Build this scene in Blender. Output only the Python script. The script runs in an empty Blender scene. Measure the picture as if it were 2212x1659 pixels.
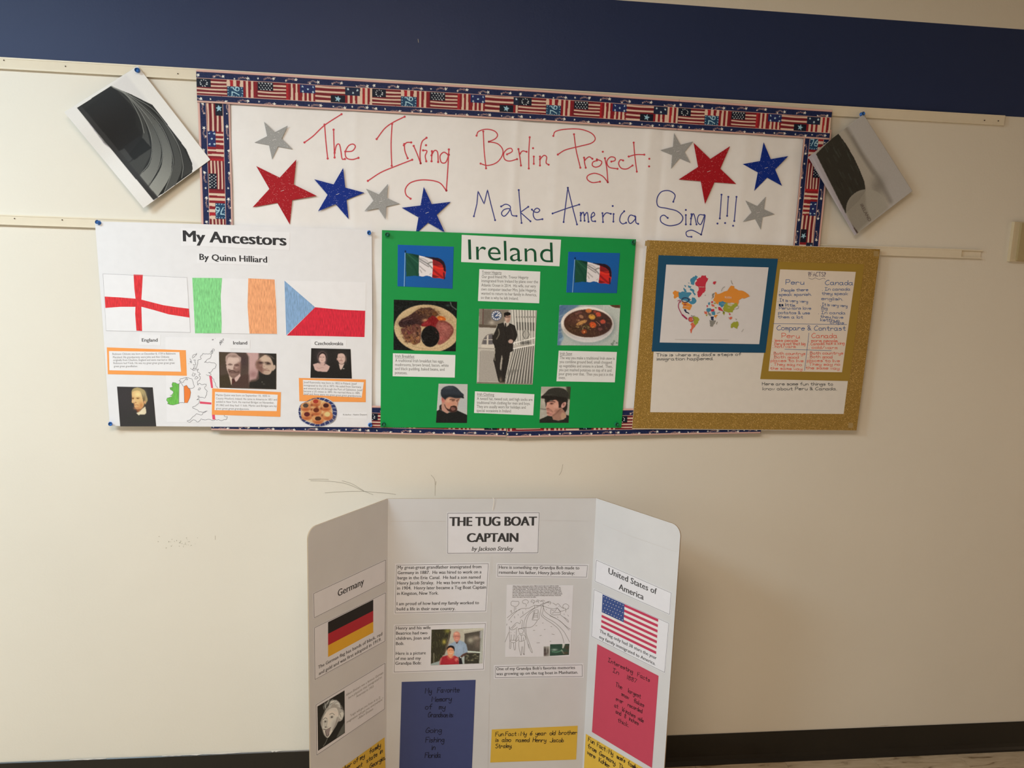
import bpy, math, random
import numpy as np
random.seed(7); rng = np.random.default_rng(7)
sc = bpy.context.scene
COL = sc.collection

# ------------------------------------------------------------------ camera
W, H = 2212.0, 1659.0
CF, YAW, PITCH, ROLL = 1669.24, 0.117213, 0.160977, 0.0324006
CPOS = np.array([0.0, -2.19926, 1.6023])
def cam_axes():
    cy, sy = math.cos(YAW), math.sin(YAW); cp, sp = math.cos(PITCH), math.sin(PITCH)
    cr, sr = math.cos(ROLL), math.sin(ROLL)
    f = np.array([sy*cp, cy*cp, -sp]); r = np.array([cy, -sy, 0.0]); u = np.cross(r, f)
    return cr*r + sr*u, -sr*r + cr*u, f
AR, AU, AF = cam_axes()
from mathutils import Matrix
cd = bpy.data.cameras.new('camera'); cam = bpy.data.objects.new('camera', cd); COL.objects.link(cam)
cd.sensor_width = 36.0; cd.lens = CF*36.0/W; cd.clip_start = 0.01
m = Matrix.Identity(4)
for i in range(3):
    m[i][0] = AR[i]; m[i][1] = AU[i]; m[i][2] = -AF[i]; m[i][3] = CPOS[i]
cam.matrix_world = m
sc.camera = cam

# ------------------------------------------------------------------ light and exposure
wd = bpy.data.worlds.new('world'); sc.world = wd; wd.use_nodes = True
wd.node_tree.nodes['Background'].inputs[0].default_value = (1.0, 0.86, 0.68, 1)
wd.node_tree.nodes['Background'].inputs[1].default_value = 0.02
vs = sc.view_settings
vs.view_transform = 'Standard'; vs.look = 'None'; vs.gamma = 1.0; vs.use_curve_mapping = False
vs.exposure = 0.08
def area(name, loc, sx, sy, power, col, rot=(0, 0, 0)):
    l = bpy.data.lights.new(name, 'AREA'); l.shape = 'RECTANGLE'; l.size = sx; l.size_y = sy
    l.energy = power; l.color = col
    o = bpy.data.objects.new(name, l); o.location = loc; o.rotation_euler = rot; COL.objects.link(o); return o
ROOM_X0, ROOM_X1, ROOM_Y0, CEIL = -3.8, 4.6, -3.6, 2.66
# ceiling panels: (x, y), watts, colour
LAMPS = [((-1.9, -1.5), 50.0, (0.74, 0.92, 1.02)), ((-0.3, -1.9), 31.0, (1.0, 0.83, 0.68))]
for i, (p, e, c) in enumerate(LAMPS):
    area('fluorescent_lamp', (p[0], p[1], CEIL-0.075), 1.1, 0.5, e, c)
# made-up fill lights at the end walls, cool left and warm right
area('window_daylight', (ROOM_X0+0.03, -1.9, 1.5), 2.0, 1.7, 11.0, (0.84, 0.95, 1.0), (math.pi/2, 0, -math.pi/2))
area('doorway_light', (ROOM_X1-0.03, -2.0, 0.75), 0.9, 1.4, 8.0, (1.0, 0.68, 0.42), (math.pi/2, 0, math.pi/2))

# ------------------------------------------------------------------ helpers
def s2l(c):
    c = np.asarray(c, float)/255.0
    return np.where(c <= 0.04045, c/12.92, ((c+0.055)/1.055)**2.4)
def AL(c, ref, white=0.8):
    """true colour of a thing that looks like c where white paper looks like ref"""
    return np.clip(s2l(c)/np.maximum(s2l(ref), 1e-3)*white, 0.004, 0.95)
def rays(px):
    px = np.atleast_2d(np.asarray(px, float))
    return AF + ((px[:, 0:1]-W/2)/CF)*AR - ((px[:, 1:2]-H/2)/CF)*AU
class Surf:
    """a flat upright surface: turns a pixel of the photograph into a point on it"""
    def __init__(s, P, N): s.P = np.array(P, float); s.N = np.array(N, float)/np.linalg.norm(N)
    def at(s, px, lift=0.0):
        d = rays(px); n = len(d)
        lift = np.broadcast_to(np.asarray(lift, float), (n,))
        num = (s.P-CPOS)@s.N + lift
        return CPOS + (num/(d@s.N))[:, None]*d
    def bump(s, k): return s.N*k
WALL = Surf((0, 0, 0), (0, -1, 0))

MATS = {}
def principled(name):
    m = bpy.data.materials.new(name); m.use_nodes = True
    return m, m.node_tree, m.node_tree.nodes['Principled BSDF']
def mat(rgb, rough=0.75, spec=0.3, kind='plain', metal=0.0):
    """plain paper, ink, paint: one colour with a faint procedural mottling"""
    key = (tuple(round(float(v), 4) for v in rgb), rough, spec, kind, metal)
    if key in MATS: return MATS[key]
    m, nt, b = principled(kind)
    b.inputs['Roughness'].default_value = rough; b.inputs['Specular IOR Level'].default_value = spec
    b.inputs['Metallic'].default_value = metal
    tc = nt.nodes.new('ShaderNodeTexCoord'); nz = nt.nodes.new('ShaderNodeTexNoise')
    mx = nt.nodes.new('ShaderNodeMix'); mx.data_type = 'RGBA'
    rgb = [float(v) for v in rgb]
    k0, k1, sc_ = {'plain': (0.988, 1.012, 40), 'crayon': (0.80, 1.22, 480), 'glitter': (0.75, 1.12, 900),
                   'ink': (0.9, 1.1, 300), 'board': (0.97, 1.02, 8), 'gold': (0.68, 1.3, 700)}.get(kind, (0.988, 1.012, 40))
    nz.inputs['Scale'].default_value = sc_; nz.inputs['Detail'].default_value = 3
    nt.links.new(tc.outputs['Object'], nz.inputs['Vector'])
    rp = nt.nodes.new('ShaderNodeValToRGB'); rp.color_ramp.elements[0].position = 0.35; rp.color_ramp.elements[1].position = 0.65
    nt.links.new(nz.outputs['Fac'], rp.inputs['Fac'])
    nt.links.new(rp.outputs['Color'], mx.inputs['Factor'])
    mx.inputs['A'].default_value = (*[min(1, v*k0) for v in rgb], 1); mx.inputs['B'].default_value = (*[min(1, v*k1) for v in rgb], 1)
    nt.links.new(mx.outputs['Result'], b.inputs['Base Color'])
    if kind == 'crayon':
        mp = nt.nodes.new('ShaderNodeMapping'); mp.inputs['Scale'].default_value = (1.0, 1.0, 0.12)
        nt.links.new(tc.outputs['Object'], mp.inputs['Vector']); nt.links.new(mp.outputs['Vector'], nz.inputs['Vector'])
    if kind in ('glitter', 'gold'):
        vo = nt.nodes.new('ShaderNodeTexVoronoi'); vo.inputs['Scale'].default_value = 900
        nt.links.new(tc.outputs['Object'], vo.inputs['Vector'])
        sp = nt.nodes.new('ShaderNodeSeparateColor'); nt.links.new(vo.outputs['Color'], sp.inputs['Color'])
        gt = nt.nodes.new('ShaderNodeMath'); gt.operation = 'GREATER_THAN'; gt.inputs[1].default_value = 0.982 if kind == 'glitter' else 0.95
        nt.links.new(sp.outputs[0], gt.inputs[0])
        m2 = nt.nodes.new('ShaderNodeMix'); m2.data_type = 'RGBA'
        nt.links.new(gt.outputs[0], m2.inputs['Factor']); nt.links.new(mx.outputs['Result'], m2.inputs['A'])
        hi = (0.6, 0.6, 0.6, 1) if kind == 'glitter' else (0.95, 0.72, 0.35, 1)
        m2.inputs['B'].default_value = tuple(0.5*hi[i]+0.5*min(1, rgb[i]*2.2) for i in range(3))+(1,)
        nt.links.new(m2.outputs['Result'], b.inputs['Base Color'])
        nm = nt.nodes.new('ShaderNodeBump'); nm.inputs['Strength'].default_value = 0.35; nm.inputs['Distance'].default_value = 0.0005
        nt.links.new(nz.outputs['Fac'], nm.inputs['Height']); nt.links.new(nm.outputs['Normal'], b.inputs['Normal'])
    MATS[key] = m
    return m
_pm = {}
def print_mat(rough=0.6, spec=0.15):
    if (rough, spec) in _pm: return _pm[(rough, spec)]
    m, nt, b = principled('printed_paper'); b.inputs['Roughness'].default_value = rough; b.inputs['Specular IOR Level'].default_value = spec
    a = nt.nodes.new('ShaderNodeVertexColor'); a.layer_name = 'Col'
    nt.links.new(a.outputs['Color'], b.inputs['Base Color']); _pm[(rough, spec)] = m
    return m

def link(o, parent=None):
    COL.objects.link(o)
    if parent is not None: o.parent = parent
    return o
def empty(name, loc=(0, 0, 0)):
    o = bpy.data.objects.new(name, None); o.location = loc; o.empty_display_size = 0.05; COL.objects.link(o); return o
def tag(o, label=None, cat=None, group=None, kind=None):
    if label: o['label'] = label
    if cat: o['category'] = cat
    if group: o['group'] = group
    if kind: o['kind'] = kind
    return o
class MB:
    """collects polygons of several materials and links them as one mesh object"""
    def __init__(s): s.v = []; s.f = []; s.mi = []; s.mats = []
    def slot(s, m):
        if m not in s.mats: s.mats.append(m)
        return s.mats.index(m)
    def add(s, V, F, m):
        b = len(s.v); s.v += [tuple(float(c) for c in p) for p in V]; k = s.slot(m)
        for f in F: s.f.append(tuple(b+i for i in f)); s.mi.append(k)
    def prism(s, V, n, m, side=None):
        """closed slab: front outline V, thickness vector n pointing to the back"""
        V = np.asarray(V, float); k = len(V); B = V+n
        # make the outline face the viewer
        c = V.mean(0); nn = sum(np.cross(V[i]-c, V[(i+1) % k]-c) for i in range(k))
        if nn@(CPOS-c) < 0: V = V[::-1]; B = B[::-1]
        s.add(V, [tuple(range(k))], m)
        s.add(B, [tuple(range(k-1, -1, -1))], m)
        V2 = np.vstack([V, B]); s.add(V2, [(i, i+k, (i+1) % k+k, (i+1) % k) for i in range(k)], side or m)
    def box(s, x0, x1, y0, y1, z0, z1, m):
        V = [(x, y, z) for x in (x0, x1) for y in (y0, y1) for z in (z0, z1)]
        s.add(V, [(0, 1, 3, 2), (4, 6, 7, 5), (0, 4, 5, 1), (2, 3, 7, 6), (0, 2, 6, 4), (1, 5, 7, 3)], m)
    def build(s, name, parent=None, smooth=False):
        me = bpy.data.meshes.new(name); me.from_pydata(s.v, [], s.f)
        for m in s.mats: me.materials.append(m)
        me.polygons.foreach_set('material_index', s.mi)
        if smooth: me.polygons.foreach_set('use_smooth', [True]*len(s.f))
        me.update(); return link(bpy.data.objects.new(name, me), parent)

def smooth_pts(P, n=6, closed=False):
    P = [np.asarray(p, float) for p in P]
    if len(P) < 3: return np.array(P)
    if closed: Q = [P[-1]]+P+[P[0], P[1]]
    else: Q = [2*P[0]-P[1]]+P+[2*P[-1]-P[-2]]
    out = []
    for i in range(1, len(Q)-2):
        a, b, c, d = Q[i-1:i+3]
        for k in range(n):
            t = k/n
            out.append(0.5*((2*b)+(c-a)*t+(2*a-5*b+4*c-d)*t*t+(3*b-a-3*c+d)*t**3))
    if not closed: out.append(P[-1])
    return np.array(out)
def rough_line(P, amp, depth=2, closed=False):
    P = [np.array(p, float) for p in P]
    for k in range(depth):
        Q = []
        for i in range(len(P)-(0 if closed else 1)):
            a_, b_ = P[i], P[(i+1) % len(P)]; L_ = np.linalg.norm(b_-a_); Q += [a_, (a_+b_)/2+rng.normal(0, 1, 2)*min(amp, L_*0.14)]
        P = Q+([] if closed else [P[-1]])
    return P
def ribbon(mb, surf, P, w, m, lift, dots=0.0):
    """flat pen stroke along pixel polyline P, w pixels wide; optional round ends of radius dots"""
    P = np.asarray(P, float)
    if len(P) == 1 or np.abs(P-P[0]).max() < 1e-6:
        P = P[:1]; dots = max(dots, w*0.65)
    if len(P) > 1:
        keep = [0]+[i for i in range(1, len(P)) if np.linalg.norm(P[i]-P[i-1]) > 1e-4]; P = P[keep]
        d = np.gradient(P, axis=0); L = np.linalg.norm(d, axis=1)[:, None]; L[L == 0] = 1; d /= L
        n = np.stack([-d[:, 1], d[:, 0]], 1)*w/2
        A, B = P+n, P-n; k = len(P)
        lf = lift(np.vstack([A, B])) if callable(lift) else lift
        V = surf.at(np.vstack([A, B]), lf)
        mb.add(V, [(i, i+1, k+i+1, k+i) for i in range(k-1)], m)
    if dots > 0:
        for c in ([P[0], P[-1]] if len(P) > 1 else [P[0]]):
            a = np.linspace(0, 2*np.pi, 9)[:-1]; C = c+dots*np.stack([np.cos(a), np.sin(a)], 1)
            lf = lift(C) if callable(lift) else lift
            mb.add(surf.at(C, lf+2e-5), [tuple(range(8))[::-1]], m)

# printed lettering from the built-in font
_tc = {}
def text2d(s, bold=0.0, italic=0.0):
    key = (s, bold, italic)
    if key in _tc: return _tc[key]
    cu = bpy.data.curves.new('t', 'FONT'); cu.body = s; cu.resolution_u = 6 if len(s) < 16 else 2; cu.offset = bold; cu.shear = italic
    cu.fill_mode = 'FRONT'
    ob = bpy.data.objects.new('t', cu); COL.objects.link(ob)
    dg = bpy.context.evaluated_depsgraph_get(); dg.update()
    me = bpy.data.meshes.new_from_object(ob.evaluated_get(dg))
    n = len(me.vertices); co = np.zeros(n*3); me.vertices.foreach_get('co', co); co = co.reshape(-1, 3)[:, :2].copy()
    F = [tuple(p.vertices) for p in me.polygons]
    bpy.data.meshes.remove(me); bpy.data.objects.remove(ob); bpy.data.curves.remove(cu)
    _tc[key] = (co, F); return _tc[key]
_cap = None
def put_text(mb, surf, s, p0, p1, cap, m, lift, up=(0, -1), bold=0.0, italic=0.0, under=False):
    """one line of type from p0 to p1 (pixels, on the baseline), capitals cap pixels high"""
    global _cap
    if _cap is None:
        c, _ = text2d('H'); _cap = c[:, 1].max()
    bb = bold*2.25 if bold > 0.01 else 0.0; cap = cap*(1.06 if cap < 9 else 1.0)
    co, F = text2d(s, 0.0 if bb else bold, italic)
    if not len(F): return
    p0 = np.array(p0, float); p1 = np.array(p1, float); up = np.array(up, float)
    x0, x1 = co[:, 0].min(), co[:, 0].max()
    t = (co[:, 0:1]-x0)/(x1-x0); v = co[:, 1:2]/_cap*cap
    d = (p1-p0)/np.linalg.norm(p1-p0)
    for k, sh in enumerate((0.0,) if bb == 0 else (-bb*cap, -bb*cap*0.33, bb*cap*0.33, bb*cap)):
        px = p0+t*(p1-p0)+v*up+sh*d
        lf = lift(px) if callable(lift) else lift
        mb.add(surf.at(px, lf+k*1.5e-5), F, m)
    if under: ribbon(mb, surf, [p0-up*cap*0.25, p1-up*cap*0.25], max(0.5, cap*0.09), m, lift)

# single-stroke handwriting: x digit 0-8, y digit 0-9, x = -2, y = -4; ! = straight segments
GL = {
'a':'44 25 04 01 20 42;45 41 50','b':'09 00;03 25 43 41 20 01','c':'44 25 04 01 20 41','d':'43 25 04 01 20 42;49 40',
'e':'03 43 44 25 04 01 20 41','f':'49 39 27 20;05 45','g':'44 25 04 02 21 43;45 4x 2y 0x','h':'09 00;03 25 44 40','i':'05 00;07 07',
'j':'25 2x 0y;27 27','k':'09 00;!45 02 40','l':'09 00','m':'05 00;03 15 24 20;23 35 44 40','n':'05 00;03 25 44 40','o':'25 04 01 20 41 44 25',
'p':'05 0y;04 25 44 41 20 01','q':'44 25 04 01 20 42;45 4y','r':'05 00;03 25 44','s':'44 25 04 23 42 20 01','t':'28 21 40;05 45',
'u':'05 01 20 42;45 40','v':'!05 20 45','w':'!05 10 24 30 45','x':'!05 40;!45 00','y':'05 02 21 43;45 4x 2y 0x','z':'!05 45 00 40',
'A':'!00 39 60;13 53','B':'09 00;09 39 47 35 05;05 45 52 30 00','C':'58 39 05 02 20 51','D':'09 00;09 38 54 31 00','E':'!59 09 00 50;!05 45',
'F':'!59 09 00;!05 45','G':'58 39 05 02 20 52 54;34 54','H':'09 00;59 50;05 55','I':'09 59;29 20;00 50','J':'59 51 30 01','K':'09 00;!59 04 50',
'L':'!09 00 50','M':'!00 09 34 69 60','N':'!00 09 50 59','O':'39 05 02 20 52 56 39','P':'09 00;09 49 56 34 04','Q':'39 05 02 20 52 56 39;32 60',
'R':'09 00;09 49 56 34 04;34 60','S':'58 39 07 35 52 30 01','T':'09 69;39 30','U':'09 02 30 52 59','V':'!09 30 69','W':'!09 20 35 50 79',
'X':'!09 60;!69 00','Y':'!09 35 69;35 30','Z':'!09 59 00 50','0':'29 05 02 20 42 46 29','1':'29 20','2':'07 29 47 00 40','3':'08 39 46 25 43 30 01',
'4':'!39 03 53;49 40','5':'!49 09 05;05 45 42 20 01','6':'49 15 02 20 42 44 13','7':'!09 49 10','8':'29 07 25 42 20 02 25 47 29','9':'46 29 06 24 46;46 40',
'.':'00 00',',':'01 0x',':':'04 04;01 01','&':'50 07 29 36 02 20 44',"'":'09 07','-':'04 34','!':'09 03;00 00','/':'00 49','?':'07 29 47 24 23;20 20',
'#':'05 45 02 42 04 44 01 41;00 45 05 40 20 25','"':'09 07;29 27',';':'04 04;01 0x'}
def _gd(tok):
    y = {'x': -2, 'y': -4}.get(tok[1]); return (float(tok[0]), float(tok[1]) if y is None else y)
def put_hand(mb, surf, s, p0, p1, cap, w, m, lift, up=(0, -1), jit=0.35, slant=0.08):
    strokes = []; x = 0.0
    for ch in s:
        if ch == ' ': x += 3.2; continue
        g = GL.get(ch)
        if g is None: x += 4; continue
        mx = 0.0; dy = random.uniform(-jit, jit)*0.6
        for st in g.split(';'):
            sharp = st.startswith('!'); pts = [_gd(t) for t in st.strip('!').split()]
            mx = max(mx, max(p[0] for p in pts))
            pts = [(x+a+random.uniform(-jit, jit)*0.5+slant*b, b+dy+random.uniform(-jit, jit)*0.5) for a, b in pts]
            if len(set(pts)) > 1 and not sharp and len(pts) > 2: pts = smooth_pts(pts, 4)
            if len(pts) == 2 and abs(pts[0][0]-pts[1][0])+abs(pts[0][1]-pts[1][1]) < 0.9 and st[:2] == st[-2:]: pts = pts[:1]
            strokes.append(np.array(pts, float))
        x += mx+1.7
    tot = max(x-1.7, 1e-3); p0 = np.array(p0, float); p1 = np.array(p1, float); up = np.array(up, float)
    for st in strokes:
        px = p0+(st[:, 0:1]/tot)*(p1-p0)+(st[:, 1:2]/9.0*cap)*up
        ribbon(mb, surf, px, w, m, lift, dots=w*0.5)

# crops: (x0, y0, scale) turn coordinates read in a magnified view into photograph pixels
def Z(c, pts):
    pts = np.atleast_2d(np.asarray(pts, float)); return np.stack([c[0]+pts[:, 0]/c[2], c[1]+pts[:, 1]/c[2]], 1)
Z1 = (0, 100, 3.95); Z2 = (400, 120, 3.687); Z3 = (1000, 120, 4.148); Z4 = (1400, 180, 2.724)
Z5 = (180, 450, 3.2526); Z6 = (500, 450, 3.2528); Z7 = (800, 470, 3.3844); Z8 = (1080, 470, 3.3853)
G1 = (1340, 500, 3.6067); T2 = (650, 1050, 5.144); T3 = (1050, 1050, 5.027); T4 = (650, 1340, 5.144); T5 = (1040, 1340, 4.916)
SRC = (0, 0, 1.0)

def up_of(Q):
    """upward pixel direction of a card with corners TL, TR, BR, BL"""
    Q = np.asarray(Q, float); d = (Q[0]-Q[3])+(Q[1]-Q[2]); return d/abs(d[1])
def q_in(Q, k):
    """corners pulled inwards by k pixels"""
    Q = np.asarray(Q, float); c = Q.mean(0); out = []
    for i in range(4):
        a = Q[(i+1) % 4]-Q[i]; b = Q[(i-1) % 4]-Q[i]
        out.append(Q[i]+k*a/np.linalg.norm(a)+k*b/np.linalg.norm(b))
    return np.array(out)
TH = 0.0003
def card(name, parent, surf, Q, lift, m, frame=None, fm=None, fw=0.7, th=TH, label=None):
    """a glued piece of paper with outline Q (pixels); frame = inset of a printed box line"""
    mb = MB(); V = surf.at(Q, lift); mb.prism(V, -surf.N*th, m)
    if frame is not None:
        R = q_in(Q, frame)
        for i in range(4): ribbon(mb, surf, [R[i], R[(i+1) % 4]], fw, fm, lift+3e-5)
    o = mb.build(name, parent)
    if label: o['label'] = label
    return o
def lettering(parent, surf, lift, lines, m, cap, up=(0, -1), bold=0.0, italic=0.0, name='lettering'):
    mb = MB()
    for ln in lines:
        s, a, b = ln[0], ln[1], ln[2]; k = ln[3] if len(ln) > 3 else {}
        put_text(mb, surf, s, a, b, k.get('cap', cap), k.get('m', m), lift, k.get('up', up), k.get('bold', bold), k.get('italic', italic), k.get('under', False))
    return mb.build(name, parent)

# ------------------------------------------------------------------ printed pictures: a painter working on a fine mesh
class Pic:
    def __init__(s, crop, corners, res=0.75, bg=(128, 128, 128)):
        s.crop = crop; s.C = np.asarray(corners, float)
        P = Z(crop, s.C); s.P = P
        w = max(np.linalg.norm(P[1]-P[0]), np.linalg.norm(P[2]-P[3])); h = max(np.linalg.norm(P[3]-P[0]), np.linalg.norm(P[2]-P[1]))
        s.nx = max(4, int(w/res)); s.ny = max(4, int(h/res))
        s.u, s.v = np.meshgrid(np.linspace(0, 1, s.nx), np.linspace(0, 1, s.ny))
        s.X, s.Y = s.bil(s.C)
        s.img = np.zeros((s.ny, s.nx, 3))+np.array(bg, float)
        s.mask = None
        s.px = (np.linalg.norm(s.C[1]-s.C[0]))/s.nx     # crop units per raster cell
    def bil(s, C):
        u, v = s.u[..., None], s.v[..., None]
        q = (1-u)*(1-v)*C[0]+u*(1-v)*C[1]+u*v*C[2]+(1-u)*v*C[3]
        return q[..., 0], q[..., 1]
    def _blur(s, M, r):
        r = int(round(r))
        if r < 1: return M
        for ax in (0, 1):
            P = np.pad(M, [(r, r) if a == ax else (0, 0) for a in (0, 1)], mode='edge'); c = np.cumsum(P, axis=ax)
            c = np.concatenate([np.zeros_like(np.take(c, [0], ax)), c], axis=ax); n = 2*r+1; L = M.shape[ax]
            M = (np.take(c, range(n, n+L), ax)-np.take(c, range(0, L), ax))/n
        return M
    def _mix(s, M, col, a): s.img = s.img*(1-(M*a)[..., None])+np.array(col, float)*(M*a)[..., None]
    def inside(s, P):
        X, Y = s.X, s.Y; M = np.zeros(X.shape, bool); n = len(P)
        for i in range(n):
            x0, y0 = P[i]; x1, y1 = P[(i+1) % n]
            if y0 == y1: continue
            c = ((y0 > Y) != (y1 > Y)) & (X < (x1-x0)*(Y-y0)/(y1-y0)+x0); M ^= c
        return M
    def poly(s, P, col, a=1.0, soft=1, sm=False):
        if sm: P = smooth_pts(P, 5, True)
        s._mix(s._blur(s.inside(P).astype(float), soft), col, a); return s
    def ell(s, cx, cy, rx, ry, col, a=1.0, ang=0, soft=1):
        t = math.radians(ang); dx, dy = s.X-cx, s.Y-cy
        q = ((dx*math.cos(t)+dy*math.sin(t))/rx)**2+((-dx*math.sin(t)+dy*math.cos(t))/ry)**2
        s._mix(s._blur((q < 1).astype(float), soft), col, a); return s
    def blob(s, cx, cy, rx, ry, col, a=1.0, ang=0):
        t = math.radians(ang); dx, dy = s.X-cx, s.Y-cy
        q = ((dx*math.cos(t)+dy*math.sin(t))/rx)**2+((-dx*math.sin(t)+dy*math.cos(t))/ry)**2
        s._mix(np.exp(-q), col, a); return s
    def line(s, P, w, col, a=1.0, soft=0, sm=True):
        P = smooth_pts(P, 5) if (sm and len(P) > 2) else np.array(P, float)
        D = np.full(s.X.shape, 1e9)
        for i in range(len(P)-1):
            ax, ay = P[i]; bx, by = P[i+1]; vx, vy = bx-ax, by-ay; L = vx*vx+vy*vy+1e-9
            t = np.clip(((s.X-ax)*vx+(s.Y-ay)*vy)/L, 0, 1); D = np.minimum(D, (s.X-ax-t*vx)**2+(s.Y-ay-t*vy)**2)
        M = np.clip((w/2+s.px/2-np.sqrt(D))/s.px, 0, 1); s._mix(s._blur(M, soft), col, a); return s
    def noise(s, amp, cell=2, region=None):
        h, w = s.ny//cell+2, s.nx//cell+2; n = rng.normal(0, amp*0.45, (h, w, 1)); n = np.kron(n, np.ones((cell, cell, 1)))[:s.ny, :s.nx]
        if region is not None: n = n*s._blur(s.inside(region).astype(float), 1)[..., None]
        s.img = s.img+n; return s
    def build(s, name, parent, surf, lift, ref, corners=None, crop=None, rough=0.45, gray=False, label=None, mask=None, white=0.8):
        """lift: number or function(u, v)"""
        C = s.C if corners is None else np.asarray(corners, float); P = Z(crop or s.crop, C)
        X, Y = s.bil(P); px = np.stack([X.ravel(), Y.ravel()], 1)
        lf = lift(s.u.ravel(), s.v.ravel()) if callable(lift) else lift
        V = surf.at(px, lf); nx, ny = s.nx, s.ny
        idx = np.arange(nx*ny).reshape(ny, nx)
        F = np.stack([idx[:-1, :-1], idx[1:, :-1], idx[1:, 1:], idx[:-1, 1:]], -1)
        if mask is not None:
            Mk = s.inside(smooth_pts(mask, 5, True)); keep = Mk[:-1, :-1] & Mk[1:, 1:]; F = F[keep]
        F = F.reshape(-1, 4)
        col = AL(np.clip(s.img, 0, 255), ref, white).reshape(-1, 3)
        if mask is None:   # paper thickness
            ring = np.concatenate([idx[0, :], idx[1:, -1], idx[-1, -2::-1], idx[-2:0:-1, 0]]); k = len(ring)
            back = V[ring]-surf.N*TH; b = len(V); V = np.vstack([V, back]); col = np.vstack([col, np.full((k, 3), 0.6)])
            S = np.array([(ring[i], ring[(i+1) % k], b+(i+1) % k, b+i) for i in range(k)]); F = np.vstack([F, S])
        me = bpy.data.meshes.new(name); me.vertices.add(len(V)); me.vertices.foreach_set('co', V.ravel())
        nf = len(F); me.loops.add(nf*4); me.loops.foreach_set('vertex_index', F.ravel().astype(np.int32))
        me.polygons.add(nf); me.polygons.foreach_set('loop_start', np.arange(0, nf*4, 4, dtype=np.int32))
        me.polygons.foreach_set('loop_total', np.full(nf, 4, dtype=np.int32))
        me.update(calc_edges=True); me.validate()
        at = me.color_attributes.new('Col', 'FLOAT_COLOR', 'POINT')
        at.data.foreach_set('color', np.hstack([col, np.ones((len(col), 1))]).ravel())
        me.materials.append(print_mat(rough))
        if callable(lift): me.polygons.foreach_set('use_smooth', [True]*nf)
        o = link(bpy.data.objects.new(name, me), parent)
        if label: o['label'] = label
        return o

# ================================================================== the setting
def wall_mat(name, c, rough, spec, bump=0.15):
    m, nt, b = principled(name); b.inputs['Roughness'].default_value = rough; b.inputs['Specular IOR Level'].default_value = spec
    tc = nt.nodes.new('ShaderNodeTexCoord')
    n1 = nt.nodes.new('ShaderNodeTexNoise'); n1.inputs['Scale'].default_value = 2.2; n1.inputs['Detail'].default_value = 3
    n2 = nt.nodes.new('ShaderNodeTexNoise'); n2.inputs['Scale'].default_value = 150; n2.inputs['Detail'].default_value = 4
    n3 = nt.nodes.new('ShaderNodeTexNoise'); n3.inputs['Scale'].default_value = 14; n3.inputs['Detail'].default_value = 2
    for n in (n1, n2, n3): nt.links.new(tc.outputs['Object'], n.inputs['Vector'])
    mx = nt.nodes.new('ShaderNodeMix'); mx.data_type = 'RGBA'
    mx.inputs['A'].default_value = (*[v*0.955 for v in c], 1); mx.inputs['B'].default_value = (*[min(1, v*1.04) for v in c], 1)
    nt.links.new(n1.outputs['Fac'], mx.inputs['Factor']); nt.links.new(mx.outputs['Result'], b.inputs['Base Color'])
    ad = nt.nodes.new('ShaderNodeMath'); ad.operation = 'MULTIPLY_ADD'; ad.inputs[1].default_value = 2.5
    nt.links.new(n3.outputs['Fac'], ad.inputs[0]); nt.links.new(n2.outputs['Fac'], ad.inputs[2])
    bp = nt.nodes.new('ShaderNodeBump'); bp.inputs['Strength'].default_value = bump; bp.inputs['Distance'].default_value = 0.002
    nt.links.new(ad.outputs[0], bp.inputs['Height']); nt.links.new(bp.outputs['Normal'], b.inputs['Normal'])
    return m
CREAM = (0.785, 0.75, 0.67); NAVY = (0.015, 0.030, 0.100)
M_cream = wall_mat('cream_wall_paint', CREAM, 0.42, 0.4)
M_navy = wall_mat('navy_wall_paint', NAVY, 0.52, 0.35)
M_ceil = wall_mat('ceiling_white', (0.62, 0.59, 0.53), 0.9, 0.2)
M_other = wall_mat('far_wall_paint', (0.50, 0.42, 0.33), 0.7, 0.3)

Z_B0, Z_B1 = 2.0625, 2.305
def quad_wall(name, rects):
    mb = MB()
    for x0, x1, z0, z1, m in rects: mb.add([(x0, 0, z0), (x1, 0, z0), (x1, 0, z1), (x0, 0, z1)], [(0, 1, 2, 3)], m)
    return mb
mb = quad_wall('wall_back', [(ROOM_X0, ROOM_X1, 0, Z_B0, M_cream), (ROOM_X0, ROOM_X1, Z_B0, Z_B1, M_navy), (ROOM_X0, ROOM_X1, Z_B1, CEIL, M_cream)])
mb.box(ROOM_X0, ROOM_X1, 0.002, 0.12, 0, CEIL, M_cream)
wall = tag(mb.build('wall_back'), kind='structure')
def slab(name, x0, x1, y0, y1, z0, z1, m):
    b = MB(); b.box(x0, x1, y0, y1, z0, z1, m); return tag(b.build(name), kind='structure')
slab('wall_front', ROOM_X0, ROOM_X1, ROOM_Y0-0.1, ROOM_Y0, 0, CEIL, M_other)
slab('wall_left', ROOM_X0-0.1, ROOM_X0, ROOM_Y0-0.1, 0.12, 0, CEIL, M_other)
slab('wall_right', ROOM_X1, ROOM_X1+0.1, ROOM_Y0-0.1, 0.12, 0, CEIL, M_other)
slab('ceiling', ROOM_X0-0.1, ROOM_X1+0.1, ROOM_Y0-0.1, 0.12, CEIL, CEIL+0.1, M_ceil)

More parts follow.
